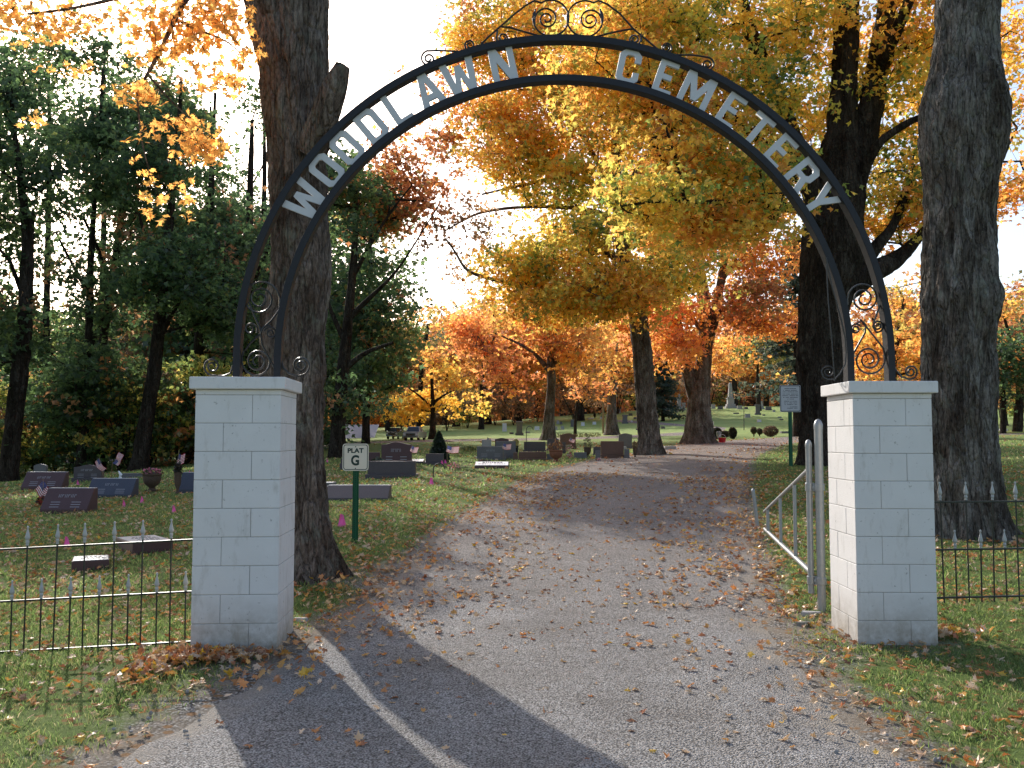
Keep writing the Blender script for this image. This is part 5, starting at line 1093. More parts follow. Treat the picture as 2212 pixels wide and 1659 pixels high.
g('flat', 160, 232, 1206, 1224, 'red_granite', 'small low grave marker with pale top beyond the left fence', depth=.42, text=1, cat='grave marker', name='grave_marker', rz=R(24))
g('slant', 706, 842, 1049, 1078, 'mauve_granite', 'long low sloping gravestone behind the PLAT G post', depth=.42)
g('slab', 792, 902, 996, 1031, 'mauve_granite', 'wide plain grey-mauve headstone right of the PLAT G sign', depth=.4)
g('serp', 822, 892, 955, 997, 'red_granite', 'dark red headstone with curved top behind the wide plain stone', text=5, Y=22)
g('slab', 786, 822, 977, 1000, 'red_granite', 'dark headstone half hidden behind the PLAT G sign', Y=25)
g('slab', 918, 960, 980, 1000, 'mauve_granite', 'low mauve headstone left of the small conical evergreen', Y=23)
g('pillow', 856, 916, 992, 1001, 'mauve_granite', 'bright polished bench-like marker left of its twin', depth=.35, cat='grave marker', name='grave_marker')
g('pillow', 918, 950, 993, 1002, 'mauve_granite', 'short bright polished marker beside the conical evergreen', depth=.35, cat='grave marker', name='grave_marker')
g('slab', 1028, 1093, 964, 993, 'grey_granite', 'grey headstone with flowers at its foot behind the white marker', depth=.3, text=5)
g('pillow', 1026, 1099, 998, 1011, 'red_granite', 'flat marker with bright white top and dark lettering on the lit grass', depth=.4, text=1, cat='grave marker', name='grave_marker')
g('serp', 1068, 1100, 946, 972, 'red_granite', 'dark rounded headstone behind the grey one, left of the yellow flowers', Y=29)
g('slab', 1070, 1116, 953, 978, 'grey_granite', 'dark grey headstone directly behind the small flag', Y=27)
g('slab', 1040, 1062, 950, 960, 'pale_stone', 'low pale stone left of the dark rounded headstone', Y=33)
g('slab', 1118, 1182, 976, 994, 'brown_granite', 'wide low brown headstone left of the terracotta urn', depth=.35)
g('ledge', 1108, 1119, 977, 992, 'brown_granite', 'small brown stone tucked behind the wide low brown headstone', Y=26)
g('slab', 1181, 1195, 980, 993, 'grey_granite', 'small grey stone behind the terracotta urn', Y=26)
g('slab', 1239, 1268, 977, 990, 'grey_granite', 'small grey headstone with pink flowers beside it', depth=.25)
g('slab', 1296, 1349, 953, 989, 'brown_granite', 'large upright brown headstone just left of the leaning maple', depth=.3)
g('slab', 1348, 1360, 970, 984, 'grey_granite', 'small grey stone between the large brown headstone and the maple', Y=27)
g('slab', 1286, 1297, 973, 988, 'grey_granite', 'narrow dark stone left of the large brown headstone', Y=25.5)
g('serp', 1208, 1245, 936, 958, 'brown_granite', 'reddish-brown headstone near the foot of the slender maple', Y=36)
g('slab', 1181, 1208, 948, 962, 'mauve_granite', 'dark mauve headstone left of the reddish-brown one', Y=34)
g('slab', 1130, 1180, 954, 964, 'mauve_granite', 'long low purple headstone behind the urn', Y=33)
g('serp', 1335, 1366, 936, 955, 'grey_granite', 'grey headstone beside the leaning maple, far side', Y=36)
g('slab', 1281, 1299, 965, 977, 'mauve_granite', 'small mauve stone left of the large brown headstone, further back', Y=30)
g('flat', 1316, 1352, 952, 958, 'pale_stone', 'pale flat ledger stone behind the large brown headstone', depth=.5, Y=34, topmat='white_marble', cat='grave marker', name='grave_marker')
g('slab', 1214, 1222, 955, 966, 'mauve_granite', 'tiny mauve stone in front of the reddish-brown headstone', Y=31)
g('slab', 1418, 1434, 964, 978, 'grey_granite', 'grey headstone right of the leaning maple trunk', Y=31)
g('flat', 1434, 1458, 956, 963, 'pale_stone', 'low flat stone right of the leaning maple', depth=.5, Y=34, cat='grave marker', name='grave_marker')
g('flat', 701, 723, 1006, 1012, 'grey_granite', 'low grey marker just right of the big left trunk', depth=.4, cat='grave marker', name='grave_marker', Y=17)
g('ledge', 735, 760, 990, 997, 'mauve_granite', 'low dark stone left of the PLAT G sign', Y=22)
g('flat', 748, 790, 984, 990, 'mauve_granite', 'thin dark ledger stone behind the PLAT G sign', depth=.5, Y=24, cat='grave marker', name='grave_marker')
# far stones
def far(kind, x, yb, w, h, mat, lb, Y=None, grp=None, **k): g(kind, x - w / 2, x + w / 2, yb - h, yb, mat, lb, group=grp, Y=Y, depth=k.get('d'), cat=k.get('cat', 'headstone'), name=k.get('name', 'headstone'))
HB = lambda px, py: G(px, py)
far('obelisk', 1578, 882, 24, 56, 'pale_stone', 'tall grey obelisk monument on the crest of the hill', cat='obelisk', name='obelisk')
far('column', 1449, 883, 10, 30, 'pale_stone', 'leftmost pale urn-topped column monument on the hill', cat='monument', name='monument')
far('column', 1467, 883, 11, 32, 'pale_stone', 'pale column monument half hidden by the twin-stemmed maple', cat='monument', name='monument')
far('die', 1477, 886, 10, 16, 'pale_stone', 'squat pale monument at the left edge of the twin-stemmed maple', cat='monument', name='monument')
far('die', 1637, 896, 13, 22, 'grey_granite', 'dark squat monument right of the obelisk on the slope', cat='monument', name='monument')
far('obelisk', 1645, 884, 14, 18, 'pale_stone', 'small grey obelisk behind the dark squat monument', cat='obelisk', name='obelisk')
far('die', 1122, 936, 18, 26, 'grey_granite', 'large grey monument at the far left of the distant lawn', Y=62, cat='monument', name='monument')
far('die', 1350, 915, 14, 19, 'grey_granite', 'grey monument with pale cap on the shaded slope', cat='monument', name='monument')
far('die', 1416, 902, 12, 15, 'grey_granite', 'dark urn-shaped monument left of the twin-stemmed maple', cat='monument', name='monument')
HS = 'small headstones scattered on the distant hillside'
for x, yb, w, h, mm in [(1530, 882, 10, 9, 0), (1541, 883, 9, 10, 1), (1556, 884, 12, 7, 0), (1598, 884, 12, 8, 1), (1612, 884, 8, 5, 0), (1660, 886, 14, 8, 0), (1672, 890, 6, 5, 1), (1590, 894, 12, 4, 0), (1615, 902, 12, 8, 1), (1650, 898, 6, 3, 0), (1684, 903, 8, 4, 1), (1688, 908, 8, 3, 0), (1640, 912, 9, 6, 2), (1393, 910, 10, 4, 2), (1383, 897, 6, 6, 0), (1400, 886, 8, 5, 0), (1410, 888, 8, 5, 0), (1425, 886, 8, 5, 1), (1437, 888, 6, 4, 0), (1462, 890, 8, 5, 1),
                        (1372, 905, 7, 4, 0), (1362, 898, 9, 5, 0), (1400, 926, 10, 7, 1), (1421, 925, 10, 7, 0), (1432, 926, 9, 5, 0), (1378, 929, 8, 4, 0), (1160, 929, 11, 8, 2), (1200, 929, 9, 8, 1), (1215, 928, 8, 8, 1), (1237, 922, 9, 16, 0), (1259, 920, 8, 8, 2), (1284, 917, 8, 6, 2), (1212, 917, 6, 6, 0), (1205, 916, 6, 8, 1), (1276, 905, 12, 5, 2), (1302, 902, 10, 5, 0), (1314, 900, 9, 5, 1), (1336, 893, 10, 10, 1), (1345, 888, 12, 8, 0), (1330, 897, 9, 4, 1), (1090, 932, 10, 18, 2), (1105, 938, 9, 4, 0), (1140, 936, 9, 4, 1), (1365, 912, 5, 3, 2), (1298, 905, 5, 4, 2), (2140, 1, 1, 1, -1)]:
    if mm < 0: continue
    far('slab' if h > w * .5 else 'flat', x, yb, w, h, ['grey_granite', 'pale_stone', 'white_marble'][mm], 'small %s headstone on the distant cemetery slope' % ['dark grey', 'pale weathered', 'white marble'][mm], grp=HS)
far('flat', 1697, 936, 22, 6, 'grey_granite', 'low flat grave marker in front of the round shrubs right of the road', d=.5, cat='grave marker', name='grave_marker')
far('flat', 1664, 937, 24, 5, 'grey_granite', 'long flat grave marker under the brown bush right of the road', d=.5, cat='grave marker', name='grave_marker')
far('flat', 2165, 917, 16, 4, 'white_marble', 'small white marker on the lawn at the right edge', Y=60, d=.4, cat='grave marker', name='grave_marker')

# ------------------------------------------------------------------ flags, urns, flowers
def us_flag(px, py, w, h, label, pole, ang=0., Y=None, group='small flags on grave sticks'):
    """px,py top-left of the cloth ; pole=(px,py) foot of the stick"""
    b = G(*pole) if Y is None else None
    if Y is not None: q = P(pole[0], pole[1], Y); b = np.array([q[0], Y, float(T(q[0], Y))])
    D = b[1]; t = empty('grave_flag', b, 0, label, 'flag', group); c = P(px, py, D) - b; W0, H0 = M(w, D), M(h, D)
    MB().tube([(0, 0, -.05), (c[0] * 1.0, 0, c[2] + .03)], .005, 6).build('stick', 'wood_stick', t)
    V = []; C = []; F = []; nx, nz = 15, 13; ca, sa = math.cos(R(ang)), math.sin(R(ang))
    for j in range(nz):
        for i in range(nx):
            blue = i < 6 and j < 7; col = (.05, .06, .18) if blue else ((.40, .045, .07) if j % 2 == 0 else (.72, .70, .70))
            if blue and (i + j) % 2 == 0: col = (.14, .15, .28)
            for di, dj in ((0, 0), (1, 0), (1, 1), (0, 1)):
                x = (i + di) / nx * W0; z = -(j + dj) / nz * H0; yy = .05 * W0 * math.sin(x / W0 * 7 + j * .05) * 2; z -= .12 * H0 * math.sin(x / W0 * 4.)
                V.append((c[0] + x * ca - z * sa, yy, c[2] + x * sa + z * ca)); C.append(col)
            k = len(V); F.append((k - 4, k - 3, k - 2, k - 1))
    npmesh('cloth', np.array(V), np.array(F), 'cloth_colour', np.array(C), parent=t)
us_flag(93, 1038, 36, 26, 'flag leaning beside the red headstone nearest the left fence', (94, 1086), -42)
us_flag(214, 991, 26, 12, 'small faded flag left of the flower arrangement', (232, 1025), -55, Y=18)
us_flag(243, 1000, 26, 13, 'small flag beside the ribboned flower arrangement', (238, 1026), 60, Y=18)
us_flag(386, 979, 14, 22, 'limp flag hanging on its stick left of the gate pillar', (390, 1028), -8, Y=17.5)
us_flag(890, 962, 15, 13, 'flag at the right side of the dark red curved headstone', (890, 1000), -20, Y=21)
us_flag(966, 962, 26, 14, 'waving flag right of the small conical evergreen', (966, 1000), -8, Y=20)
us_flag(1087, 957, 18, 12, 'flag in front of the dark grey headstone', (1087, 980), -10, Y=25)
us_flag(1232, 945, 12, 8, 'small flag among the flowers near the reddish-brown headstone', (1230, 968), -25, Y=30)
us_flag(1053, 945, 8, 10, 'tiny flag far back left of the yellow flowers', (1053, 962), -12, Y=36)
PF = 'pink wire marker flags in the grass'
def pink(px, py, s, label, pole=None, Y=None):
    b = G(px, py + 16 * s) if Y is None else None
    if Y: q = P(px, py, Y); b = np.array([q[0], Y, float(T(q[0], Y))])
    D = b[1]; t = empty('marker_flag', b, 0, label, 'marker flag', PF); c = P(px, py, D) - b; w = .075 * min(1.6, s + .3); h = .11 * min(1.5, s + .2)
    MB().tube([(0, 0, -.03), (c[0], 0, c[2] + .02)], .0018, 5).build('wire', 'galvanised', t)
    V = []; n = 5
    for i in range(n + 1):
        for j in range(n + 1): u, v = i / n, j / n; V.append((c[0] + (u - .5) * w * (.4 + .6 * v), .02 * math.sin(u * 5 + v * 2), c[2] + .02 - v * h - .02 * u))
    F = np.array([(i * (n + 1) + j, i * (n + 1) + j + 1, (i + 1) * (n + 1) + j + 1, (i + 1) * (n + 1) + j) for i in range(n) for j in range(n)])
    npmesh('flag', np.array(V), F, 'pink_flag', parent=t)
for px, py, s, lb in [(739, 1113, 1.6, 'large bright pink marker flag left of the green sign post'), (932, 1033, .9, 'pink marker flag on the shaded grass right of the wide plain headstone'), (145, 1162, 1.2, 'pink marker flag seen through the top of the left fence'), (376, 1094, .9, 'pink marker flag nearest the left gate pillar'), (268, 1083, .8, 'left one of two pink marker flags in the open grass'), (307, 1074, .8, 'right one of two pink marker flags in the open grass'),
                      (168, 1038, .7, 'pink marker flag between the two headstones at the left'), (955, 996, .7, 'pink marker flag right of the polished markers'), (962, 994, .6, 'second pink marker flag right of the polished markers'), (697, 999, .7, 'pink marker flag right of the big left trunk'), (707, 993, .5, 'smaller pink marker flag further right of the big left trunk'), (410, 1018, .6, 'pink marker flag just above the urn beside the gate pillar')]:
    pink(px, py, s, lb)
def foliage_ball(name, c, r, n, size, mat, parent, seed, cols=None):
    rg = np.random.default_rng(seed); p = ell(c, r, n, rg, .3)
    if cols is None: V, F, C = leaves(p, size, np.full((n, 3), .5), rg, 0); return npmesh(name, V, F, mat, parent=parent)
    V, F, C = leaves(p, size, np.array(cols)[rg.integers(0, len(cols), n)], rg, 0); return npmesh(name, V, F, 'dry_leaf', C, parent=parent)
def urn(px, pyt, pyb, wpx, mat, label, plant=None, pcols=None, Y=None, ph=.25, seed=1):
    b = G(px, pyb) if Y is None else None
    if Y: q = P(px, pyb, Y); b = np.array([q[0], Y, float(T(q[0], Y))])
    D = b[1]; h = P(px, pyt, D)[2] - b[2]; w = M(wpx, D) / 2; t = empty('flower_urn', b, 0, label, 'urn')
    MB().lathe([(w * .72, -.03), (w * .74, h * .07), (w * .4, h * .10), (w * .3, h * .2), (w * .42, h * .27), (w * .8, h * .42), (w * .98, h * .68), (w * .94, h * .86), (w * 1.06, h * .92), (w * 1.05, h), (w * .9, h), (w * .8, h * .9)], 20).build('pot', mat, t, smooth=True)
    if pcols: foliage_ball('plant', (0, 0, h + ph * .35), (w * 1.15, w * 1.1, ph), 170, .06, None, t, seed, pcols)
    return t
urn(328, 1023, 1061, 38, 'aggregate_urn', 'brown pebbled urn with pink flowers left of the gate pillar', pcols=[(.05, .06, .03), (.7, .2, .3), (.1, .09, .05)], ph=.08, seed=2)
urn(1201, 972, 997, 30, 'terracotta', 'tall terracotta urn with dried orange plant on the lit grass', pcols=[(.30, .14, .05), (.4, .2, .08), (.16, .09, .04)], ph=.22, seed=3)
urn(1269, 966, 979, 16, 'aggregate_urn', 'dark urn with pale green plant behind the small grey headstone', pcols=[(.2, .24, .1), (.3, .26, .14)], Y=28, ph=.3, seed=4)
urn(384, 1020, 1035, 15, 'aggregate_urn', 'small dark pot with dead plant beside the limp flag', pcols=[(.04, .035, .03), (.08, .06, .04)], Y=17, ph=.14, seed=5)
urn(1114, 963, 977, 11, 'black_cloth', 'small dark pot of pale yellow chrysanthemums', pcols=[(.66, .60, .22), (.55, .5, .16)], Y=27, ph=.17, seed=6)
urn(1372, 967, 984, 10, 'aggregate_urn', 'small urn with tan plant at the left foot of the leaning maple', pcols=[(.3, .2, .1)], Y=28, ph=.16, seed=7)
urn(1553, 935, 949, 10, 'galvanised', 'pale pot standing behind the red basket by the road', pcols=[(.5, .5, .5)], Y=42, ph=.05, seed=8)
def bouquet(px, py, wpx, hpx, label, cols, Y=None, n=260, seed=1, size=.05):
    b = G(px, py) if Y is None else None
    if Y: q = P(px, py, Y); b = np.array([q[0], Y, float(T(q[0], Y))])
    D = b[1]; t = empty('grave_flowers', b, 0, label, 'flowers'); foliage_ball('flowers', (0, 0, M(hpx, D) * .5), (M(wpx, D) / 2, .14, M(hpx, D) * .5), n, size, None, t, seed, cols); return t, b, D
t, b, D = bouquet(248, 1027, 36, 26, 'dark wreath with teal and white ribbon behind the blue headstone', [(.02, .03, .02), (.03, .04, .03), (.5, .2, .06), (.04, .05, .03)], Y=17.5, n=420, seed=11)
m = MB(); m.tube([(.12, -.12, .26), (.19, -.14, .36), (.13, -.12, .42), (.17, -.13, .3), (.23, -.13, .18)], .017, 6); m.build('white_ribbon', 'white_cloth', t); m = MB(); m.tube([(.02, -.14, .2), (.1, -.15, .28), (.16, -.14, .2)], .025, 6); m.build('teal_ribbon', 'teal_cloth', t)
bouquet(92, 1092, 24, 22, 'dark bow with orange flowers beside the red headstone nearest the fence', [(.012, .01, .01), (.015, .012, .012), (.5, .07, .03)], seed=12, n=160)
bouquet(1048, 996, 34, 15, 'flowers laid before the grey headstone', [(.12, .12, .09), (.2, .19, .16), (.25, .12, .1), (.07, .09, .05)], Y=22, seed=13, size=.07)
bouquet(842, 1000, 46, 16, 'dried spray laid before the dark red curved headstone', [(.2, .12, .07), (.1, .08, .05), (.25, .2, .1)], Y=20.5, seed=14, size=.06)
bouquet(815, 996, 30, 30, 'spiky green plant at the left end of the dark red curved headstone', [(.05, .07, .04), (.12, .14, .08)], Y=21.2, seed=15, n=170, size=.09)
bouquet(980, 998, 30, 22, 'pink roses in the grass right of the conical evergreen', [(.8, .22, .3), (.7, .4, .42), (.12, .16, .06)], Y=20.3, seed=16, n=70, size=.05)
bouquet(1231, 990, 16, 14, 'black and pink bow beside the small grey headstone', [(.02, .02, .02), (.8, .1, .2), (.7, .6, .6)], seed=17, n=70)
bouquet(1294, 996, 8, 7, 'pink and white flowers at the foot of the large brown headstone', [(.8, .3, .35), (.7, .6, .6)], seed=18, n=40, size=.06)
bouquet(1313, 950, 22, 12, 'orange flowers behind the large brown headstone', [(.7, .22, .04), (.3, .12, .05), (.1, .12, .05)], Y=33, seed=19, n=90, size=.08)
bouquet(1225, 962, 30, 16, 'mixed flowers before the reddish-brown headstone', [(.2, .22, .1), (.6, .3, .35), (.5, .45, .4)], Y=33, seed=20, n=130, size=.07)
bouquet(1013, 958, 36, 12, 'yellow and green grave plants left of the pale stone', [(.3, .32, .1), (.5, .45, .1), (.14, .2, .06)], Y=33, seed=21, n=150, size=.08)
bouquet(1292, 959, 20, 12, 'orange pumpkin-coloured bouquet left of the large brown headstone', [(.7, .3, .04), (.1, .08, .05)], Y=34, seed=22, n=60, size=.08)
# evergreen cone
b = G(948, 1000); D = b[1]; H = P(948, 934, D)[2] - b[2]; t = empty('conical_evergreen', b, 0, 'small dark conical evergreen among the gravestones', 'shrub'); rg = np.random.default_rng(4); n = 5200
zz = rg.uniform(0, 1, n) ** 1.3; rr = M(24, D) * np.clip((1 - zz) ** .75, .03, 1) * np.where(zz < .08, .8, 1) * (rg.uniform(.75, 1.04, n)); aa = rg.uniform(0, 6.28, n); p = np.stack([np.cos(aa) * rr, np.sin(aa) * rr, .04 + zz * H * .97], 1)
V, F, C = leaves(p, .075, np.array([(.022, .040, .018), (.035, .055, .022), (.014, .026, .014)])[rg.integers(0, 3, n)], rg, -.6); npmesh('foliage', V, F, 'leaf', C, parent=t); MB().tube([(0, 0, -.1), (0, 0, H * .9)], .03, 8).build('stem', 'dark_bark', t)
def shrub(px, py, wpx, hpx, label, cols, Y, seed, stem=0.0, n=1500):
    q = P(px, py, Y); b = np.array([q[0], Y, float(T(q[0], Y))]); t = empty('shrub', b, 0, label, 'shrub'); w, h = M(wpx, Y) / 2, M(hpx, Y); s = stem * h
    rg = np.random.default_rng(seed); p = ell((0, 0, s + (h - s) / 2), (w, w * .8, (h - s) / 2), n, rg, .6); V, F, C = leaves(p, .07, np.array(cols)[rg.integers(0, len(cols), n)], rg, -.3); npmesh('foliage', V, F, 'leaf', C, parent=t)
    m = MB(); [m.tube([(0, 0, -.05), (rg.normal() * w * .4, rg.normal() * w * .4, h * .7)], .012, 5) for _ in range(6)]; m.build('stem', 'dark_bark', t)
shrub(1549, 944, 22, 26, 'left one of two round dark shrubs beside the red basket', [(.03, .032, .018), (.07, .06, .03), (.05, .05, .024)], 47, 1)
shrub(1583, 944, 18, 26, 'right one of two round dark shrubs beside the red basket', [(.03, .032, .018), (.07, .06, .03), (.05, .05, .024)], 47, 2)
shrub(1566, 932, 22, 14, 'brown shrub behind the two round dark shrubs', [(.12, .09, .05), (.08, .06, .035)], 50, 3)
shrub(1628, 932, 14, 22, 'small brown vase-shaped shrub left of its pair', [(.13, .10, .05), (.09, .07, .04)], 50, 4, .25, 600)
shrub(1641, 930, 14, 18, 'small brown vase-shaped shrub right of its pair', [(.13, .10, .05), (.09, .07, .04)], 51, 5, .2, 600)
shrub(1665, 932, 34, 24, 'broad brown hydrangea-like bush right of the road', [(.14, .085, .05), (.10, .06, .04), (.17, .11, .06)], 49, 6)
# low plants along the path
hd = MB(); rg = np.random.default_rng(12)
for i in range(9):
    px = 1195 + i * 12; q = P(px, 934, 56.5); z = float(T(q[0], 56.5)); t = empty('border_plant', (q[0], 56.5, z), 0, 'low yellowing border plant in the row along the gravel path', 'plant', 'border plants along the gravel path')
    foliage_ball('foliage', (0, 0, .12), (.2, .15, .14), 90, .07, None, t, 40 + i, [(.2, .2, .06), (.35, .28, .08), (.12, .14, .05)])
# shepherd hooks
def hook(px, pyb, pyt, Y, label):
    q = P(px, pyb, Y); b = np.array([q[0], Y, float(T(q[0], Y))]); t = empty('shepherd_hook', b, 0, label, 'hook'); h = P(px, pyt, Y)[2] - b[2]
    m = MB(); m.tube([(0, 0, -.1), (0, 0, h - .1)] + [(.12 - .12 * math.cos(a), 0, h - .1 + .12 * math.sin(a)) for a in np.linspace(.2, math.pi, 8)], .012, 6); m.build('hook', 'wrought_iron', t)
hook(1137, 965, 922, 32, 'thin black shepherd hook behind the wide low brown headstone'); hook(936, 1028, 1003, 19, 'short thin black hook right of the wide plain headstone')
# sign posts near far shrubs
q = P(1535, 944, 46); t = empty('plat_marker', (q[0], 46, float(T(q[0], 46))), 0, 'small pale section sign on a post behind the red basket', 'sign')
MB().box(-.03, .03, -.02, .02, -.1, .75).build('post', 'green_post', t); MB().box(-.17, .17, -.035, -.022, .6, .92).build('sign_panel', 'sign_cream', t, bevel=.004)
# red basket by the road
q = P(1560, 946, 40); b = (q[0], 40, float(T(q[0], 40))); t = empty('red_basket', b, 0, 'red basket standing at the left edge of the road', 'basket'); MB().lathe([(.13, -.02), (.15, .1), (.17, .22), (.15, .22), (.12, .04)], 16, sx=1, sy=.7).build('tub', 'red_plastic', t, smooth=True)
m = MB(); m.tube([(-.16 * math.cos(a), 0, .2 + .16 * math.sin(a)) for a in np.linspace(0, math.pi, 12)], .008, 6); m.build('handle', 'white_cloth', t)
# utility pole
q = P(1303, 922, 63); t = empty('utility_pole', (q[0], 63, float(T(q[0], 63))), 0, 'thin brown pole left of the root-flared maple', 'pole'); MB().tube([(0, 0, -.2), (0, 0, 3.3)], .07, 8).build('pole', 'wood_stick', t); MB().box(-.12, .12, -.1, .1, 2.6, 3.1).build('transformer', 'dark_paint', t, bevel=.02)

# ------------------------------------------------------------------ shed and pickups
D = 62; x0, x1 = P(724, 940, D)[0], P(806, 940, D)[0]; zb = float(T((x0 + x1) / 2, D)); zr = P(765, 917, D)[2]; ze = P(765, 952, D)[2]
t = empty('shed', ((x0 + x1) / 2, D + 2, zb), 0, 'low shed with pale corrugated metal roof beyond the dark oak', 'shed'); w = (x1 - x0) / 2
m = MB(); m.box(-w + .1, w - .1, -1.2, 3, -.3, ze - zb + .1); m.build('wall', 'shed_wall', t)
m = MB(); n = 60
for i in range(n):
    a = -w + 2 * w * i / n; b_ = -w + 2 * w * (i + 1) / n; o = .03 if i % 2 else 0
    m.box(a, b_, -.0, 2.6, 0, .03, Matrix.Translation((0, -1.7, ze - zb + o)) @ Matrix.Rotation(math.atan2(zr - ze, 2.4), 4, 'X'))
m.build('roof', 'shed_roof', t)
def pickup(px0, px1, pyb, pyt, Y, paint, label, glass='car_glass'):
    q = P((px0 + px1) / 2, pyb, Y); b = np.array([q[0], Y, float(T(q[0], Y))]); t = empty('pickup_truck', b, R(-6), label, 'pickup truck'); k = M(px1 - px0, Y) / 2.0
    S_ = lambda m: None
    def mm(*a): return MB().box(*[v * k for v in a])
    body = MB(); pr = [(-.02, .42), (-.04, .95), (.05, 1.12), (1.35, 1.2), (1.45, 1.2), (5.4, 1.2), (5.4, .42)]
    body.add([(sx * .98 * k, y * k, z * k) for sx in (-1, 1) for y, z in pr], [tuple(range(7)), tuple(range(13, 6, -1))] + [(i, i + 7, (i + 1) % 7 + 7, (i + 1) % 7) for i in range(7)]); body.build('body', paint, t, bevel=.05 * k, seg=2)
    cab = MB(); c = [(1.25, 1.19, .9), (1.85, 1.86, .72), (3.3, 1.88, .72), (3.6, 1.19, .9)]; cab.add([(sx * ww * k, y * k, z * k) for sx in (-1, 1) for y, z, ww in c], [(0, 1, 2, 3), (7, 6, 5, 4)] + [(i, i + 4, (i + 1) % 4 + 4, (i + 1) % 4) for i in range(4)]); cab.build('cab', paint, t, bevel=.04 * k)
    ws = MB(); ws.add([(-.80 * k, 1.31 * k - .012, 1.27 * k), (.80 * k, 1.31 * k - .012, 1.27 * k), (.66 * k, 1.78 * k - .012, 1.80 * k), (-.66 * k, 1.78 * k - .012, 1.80 * k)], [(0, 1, 2, 3)]); ws.build('windshield', glass, t)
    mm(-.62, .62, -.075, -.02, .66, .98).build('grille', 'chrome', t, bevel=.02); mm(-.55, .55, -.085, -.07, .70, .76).build('grille_slot', 'tyre', t); mm(-.55, .55, -.085, -.07, .85, .92).build('grille_slot', 'tyre', t)
    for s in (-1, 1):
        mm(s * .80 - .15, s * .80 + .15, -.07, -.0, .74, .97).build('headlight', 'lamp_glass', t, bevel=.02)
        MB().box(*[v * k for v in (s * 1.12 - .1, s * 1.12 + .1, 1.3, 1.38, 1.2, 1.42)]).build('mirror', 'chrome', t, bevel=.02)
        for y in (.85, 4.4):
            wh = MB(); wh.lathe([(.24, -.13), (.38, -.12), (.40, -.06), (.40, .06), (.38, .12), (.24, .13)], 18); wh.v = [(s * .84 * k + z * k * 1.0, y * k + x * k, .39 * k + yy * k) for x, yy, z in wh.v]; o = wh.build('wheel', 'tyre', t, smooth=True)
            rm = MB(); rm.lathe([(.05, -.12), (.22, -.10), (.23, .12), (.05, .135)], 14); rm.v = [(s * .86 * k + z * k * s, y * k + x * k, .39 * k + yy * k) for x, yy, z in rm.v]; rm.build('rim', 'chrome', o, smooth=True)
    mm(-.98, .98, -.16, -.02, .42, .62).build('bumper', 'chrome', t, bevel=.03)
pickup(870, 904, 952, 918, 52, 'silver_paint', 'silver pickup truck parked facing the cemetery')
pickup(833, 860, 953, 924, 56, 'dark_paint', 'dark pickup truck parked left of the silver one')
# ------------------------------------------------------------------ ground cover
def in_view(x, y, m=1.6): return np.abs(x) < .585 * y + m
rg = np.random.default_rng(99)
# grass blades
def grass(n, y0, y1, hh, ww, far=0):
    y = rg.uniform(y0 ** 2, y1 ** 2, n) ** .5; x = rg.uniform(-1, 1, n) * (.6 * y + 1.2)
    rd = road_dist(x, y); nz = np.array([mn.noise(Vector((a * 1.7, b * 1.7, 5))) + .6 * mn.noise(Vector((a * 5, b * 5, 1))) for a, b in zip(x, y)])
    pr = np.clip(rd / .55, 0, 1) * np.clip(.85 + nz * 1.2, .06, 1)
    for cx, cy, rr in ((-1.98, 6.8, .36), (2.82, 7.0, .36), (-2.1, 9.35, .5), (5.7, 11.7, .62)): pr = np.where(np.maximum(abs(x - cx), abs(y - cy)) < rr, 0, pr)
    pr = pr * np.where(y < 6.2, np.clip(.9 + nz * .8, .1, 1), 1)
    k = rg.uniform(size=n) < pr; x, y, nz = x[k], y[k], nz[k]; n = len(x)
    z = T(x, y) + .0; h = hh * rg.uniform(.45, 1.35, n) * (1 + .4 * nz); a = rg.uniform(0, 6.28, n); w = ww * rg.uniform(.6, 1.3, n)
    lx, ly = rg.normal(size=(2, n)) * h * .55; b = np.stack([x, y, z], 1); dv = np.stack([np.cos(a), np.sin(a), a * 0], 1) * w[:, None] / 2
    mid = b + np.stack([lx * .35, ly * .35, h * .6], 1); tip = b + np.stack([lx, ly, h * .95], 1)
    V = np.stack([b - dv, b + dv, mid + dv * .7, tip, mid - dv * .7], 1).reshape(-1, 3); F = np.arange(5 * n).reshape(n, 5)
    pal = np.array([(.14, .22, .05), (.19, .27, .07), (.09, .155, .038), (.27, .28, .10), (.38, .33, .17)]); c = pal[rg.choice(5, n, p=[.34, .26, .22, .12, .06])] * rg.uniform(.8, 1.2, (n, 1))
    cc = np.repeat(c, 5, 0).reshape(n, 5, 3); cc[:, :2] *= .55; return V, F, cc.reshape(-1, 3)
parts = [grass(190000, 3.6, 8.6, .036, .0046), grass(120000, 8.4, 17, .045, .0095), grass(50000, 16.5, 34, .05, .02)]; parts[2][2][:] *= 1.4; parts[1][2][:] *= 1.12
V = np.concatenate([p[0] for p in parts]); C = np.concatenate([p[2] for p in parts]); off = np.cumsum([0] + [len(p[0]) for p in parts[:-1]]); F = np.concatenate([p[1] + o for p, o in zip(parts, off)])
tag(npmesh('grass', V, F, 'leaf', C), 'short green lawn grass growing around the graves and gate', 'grass', kind='stuff')

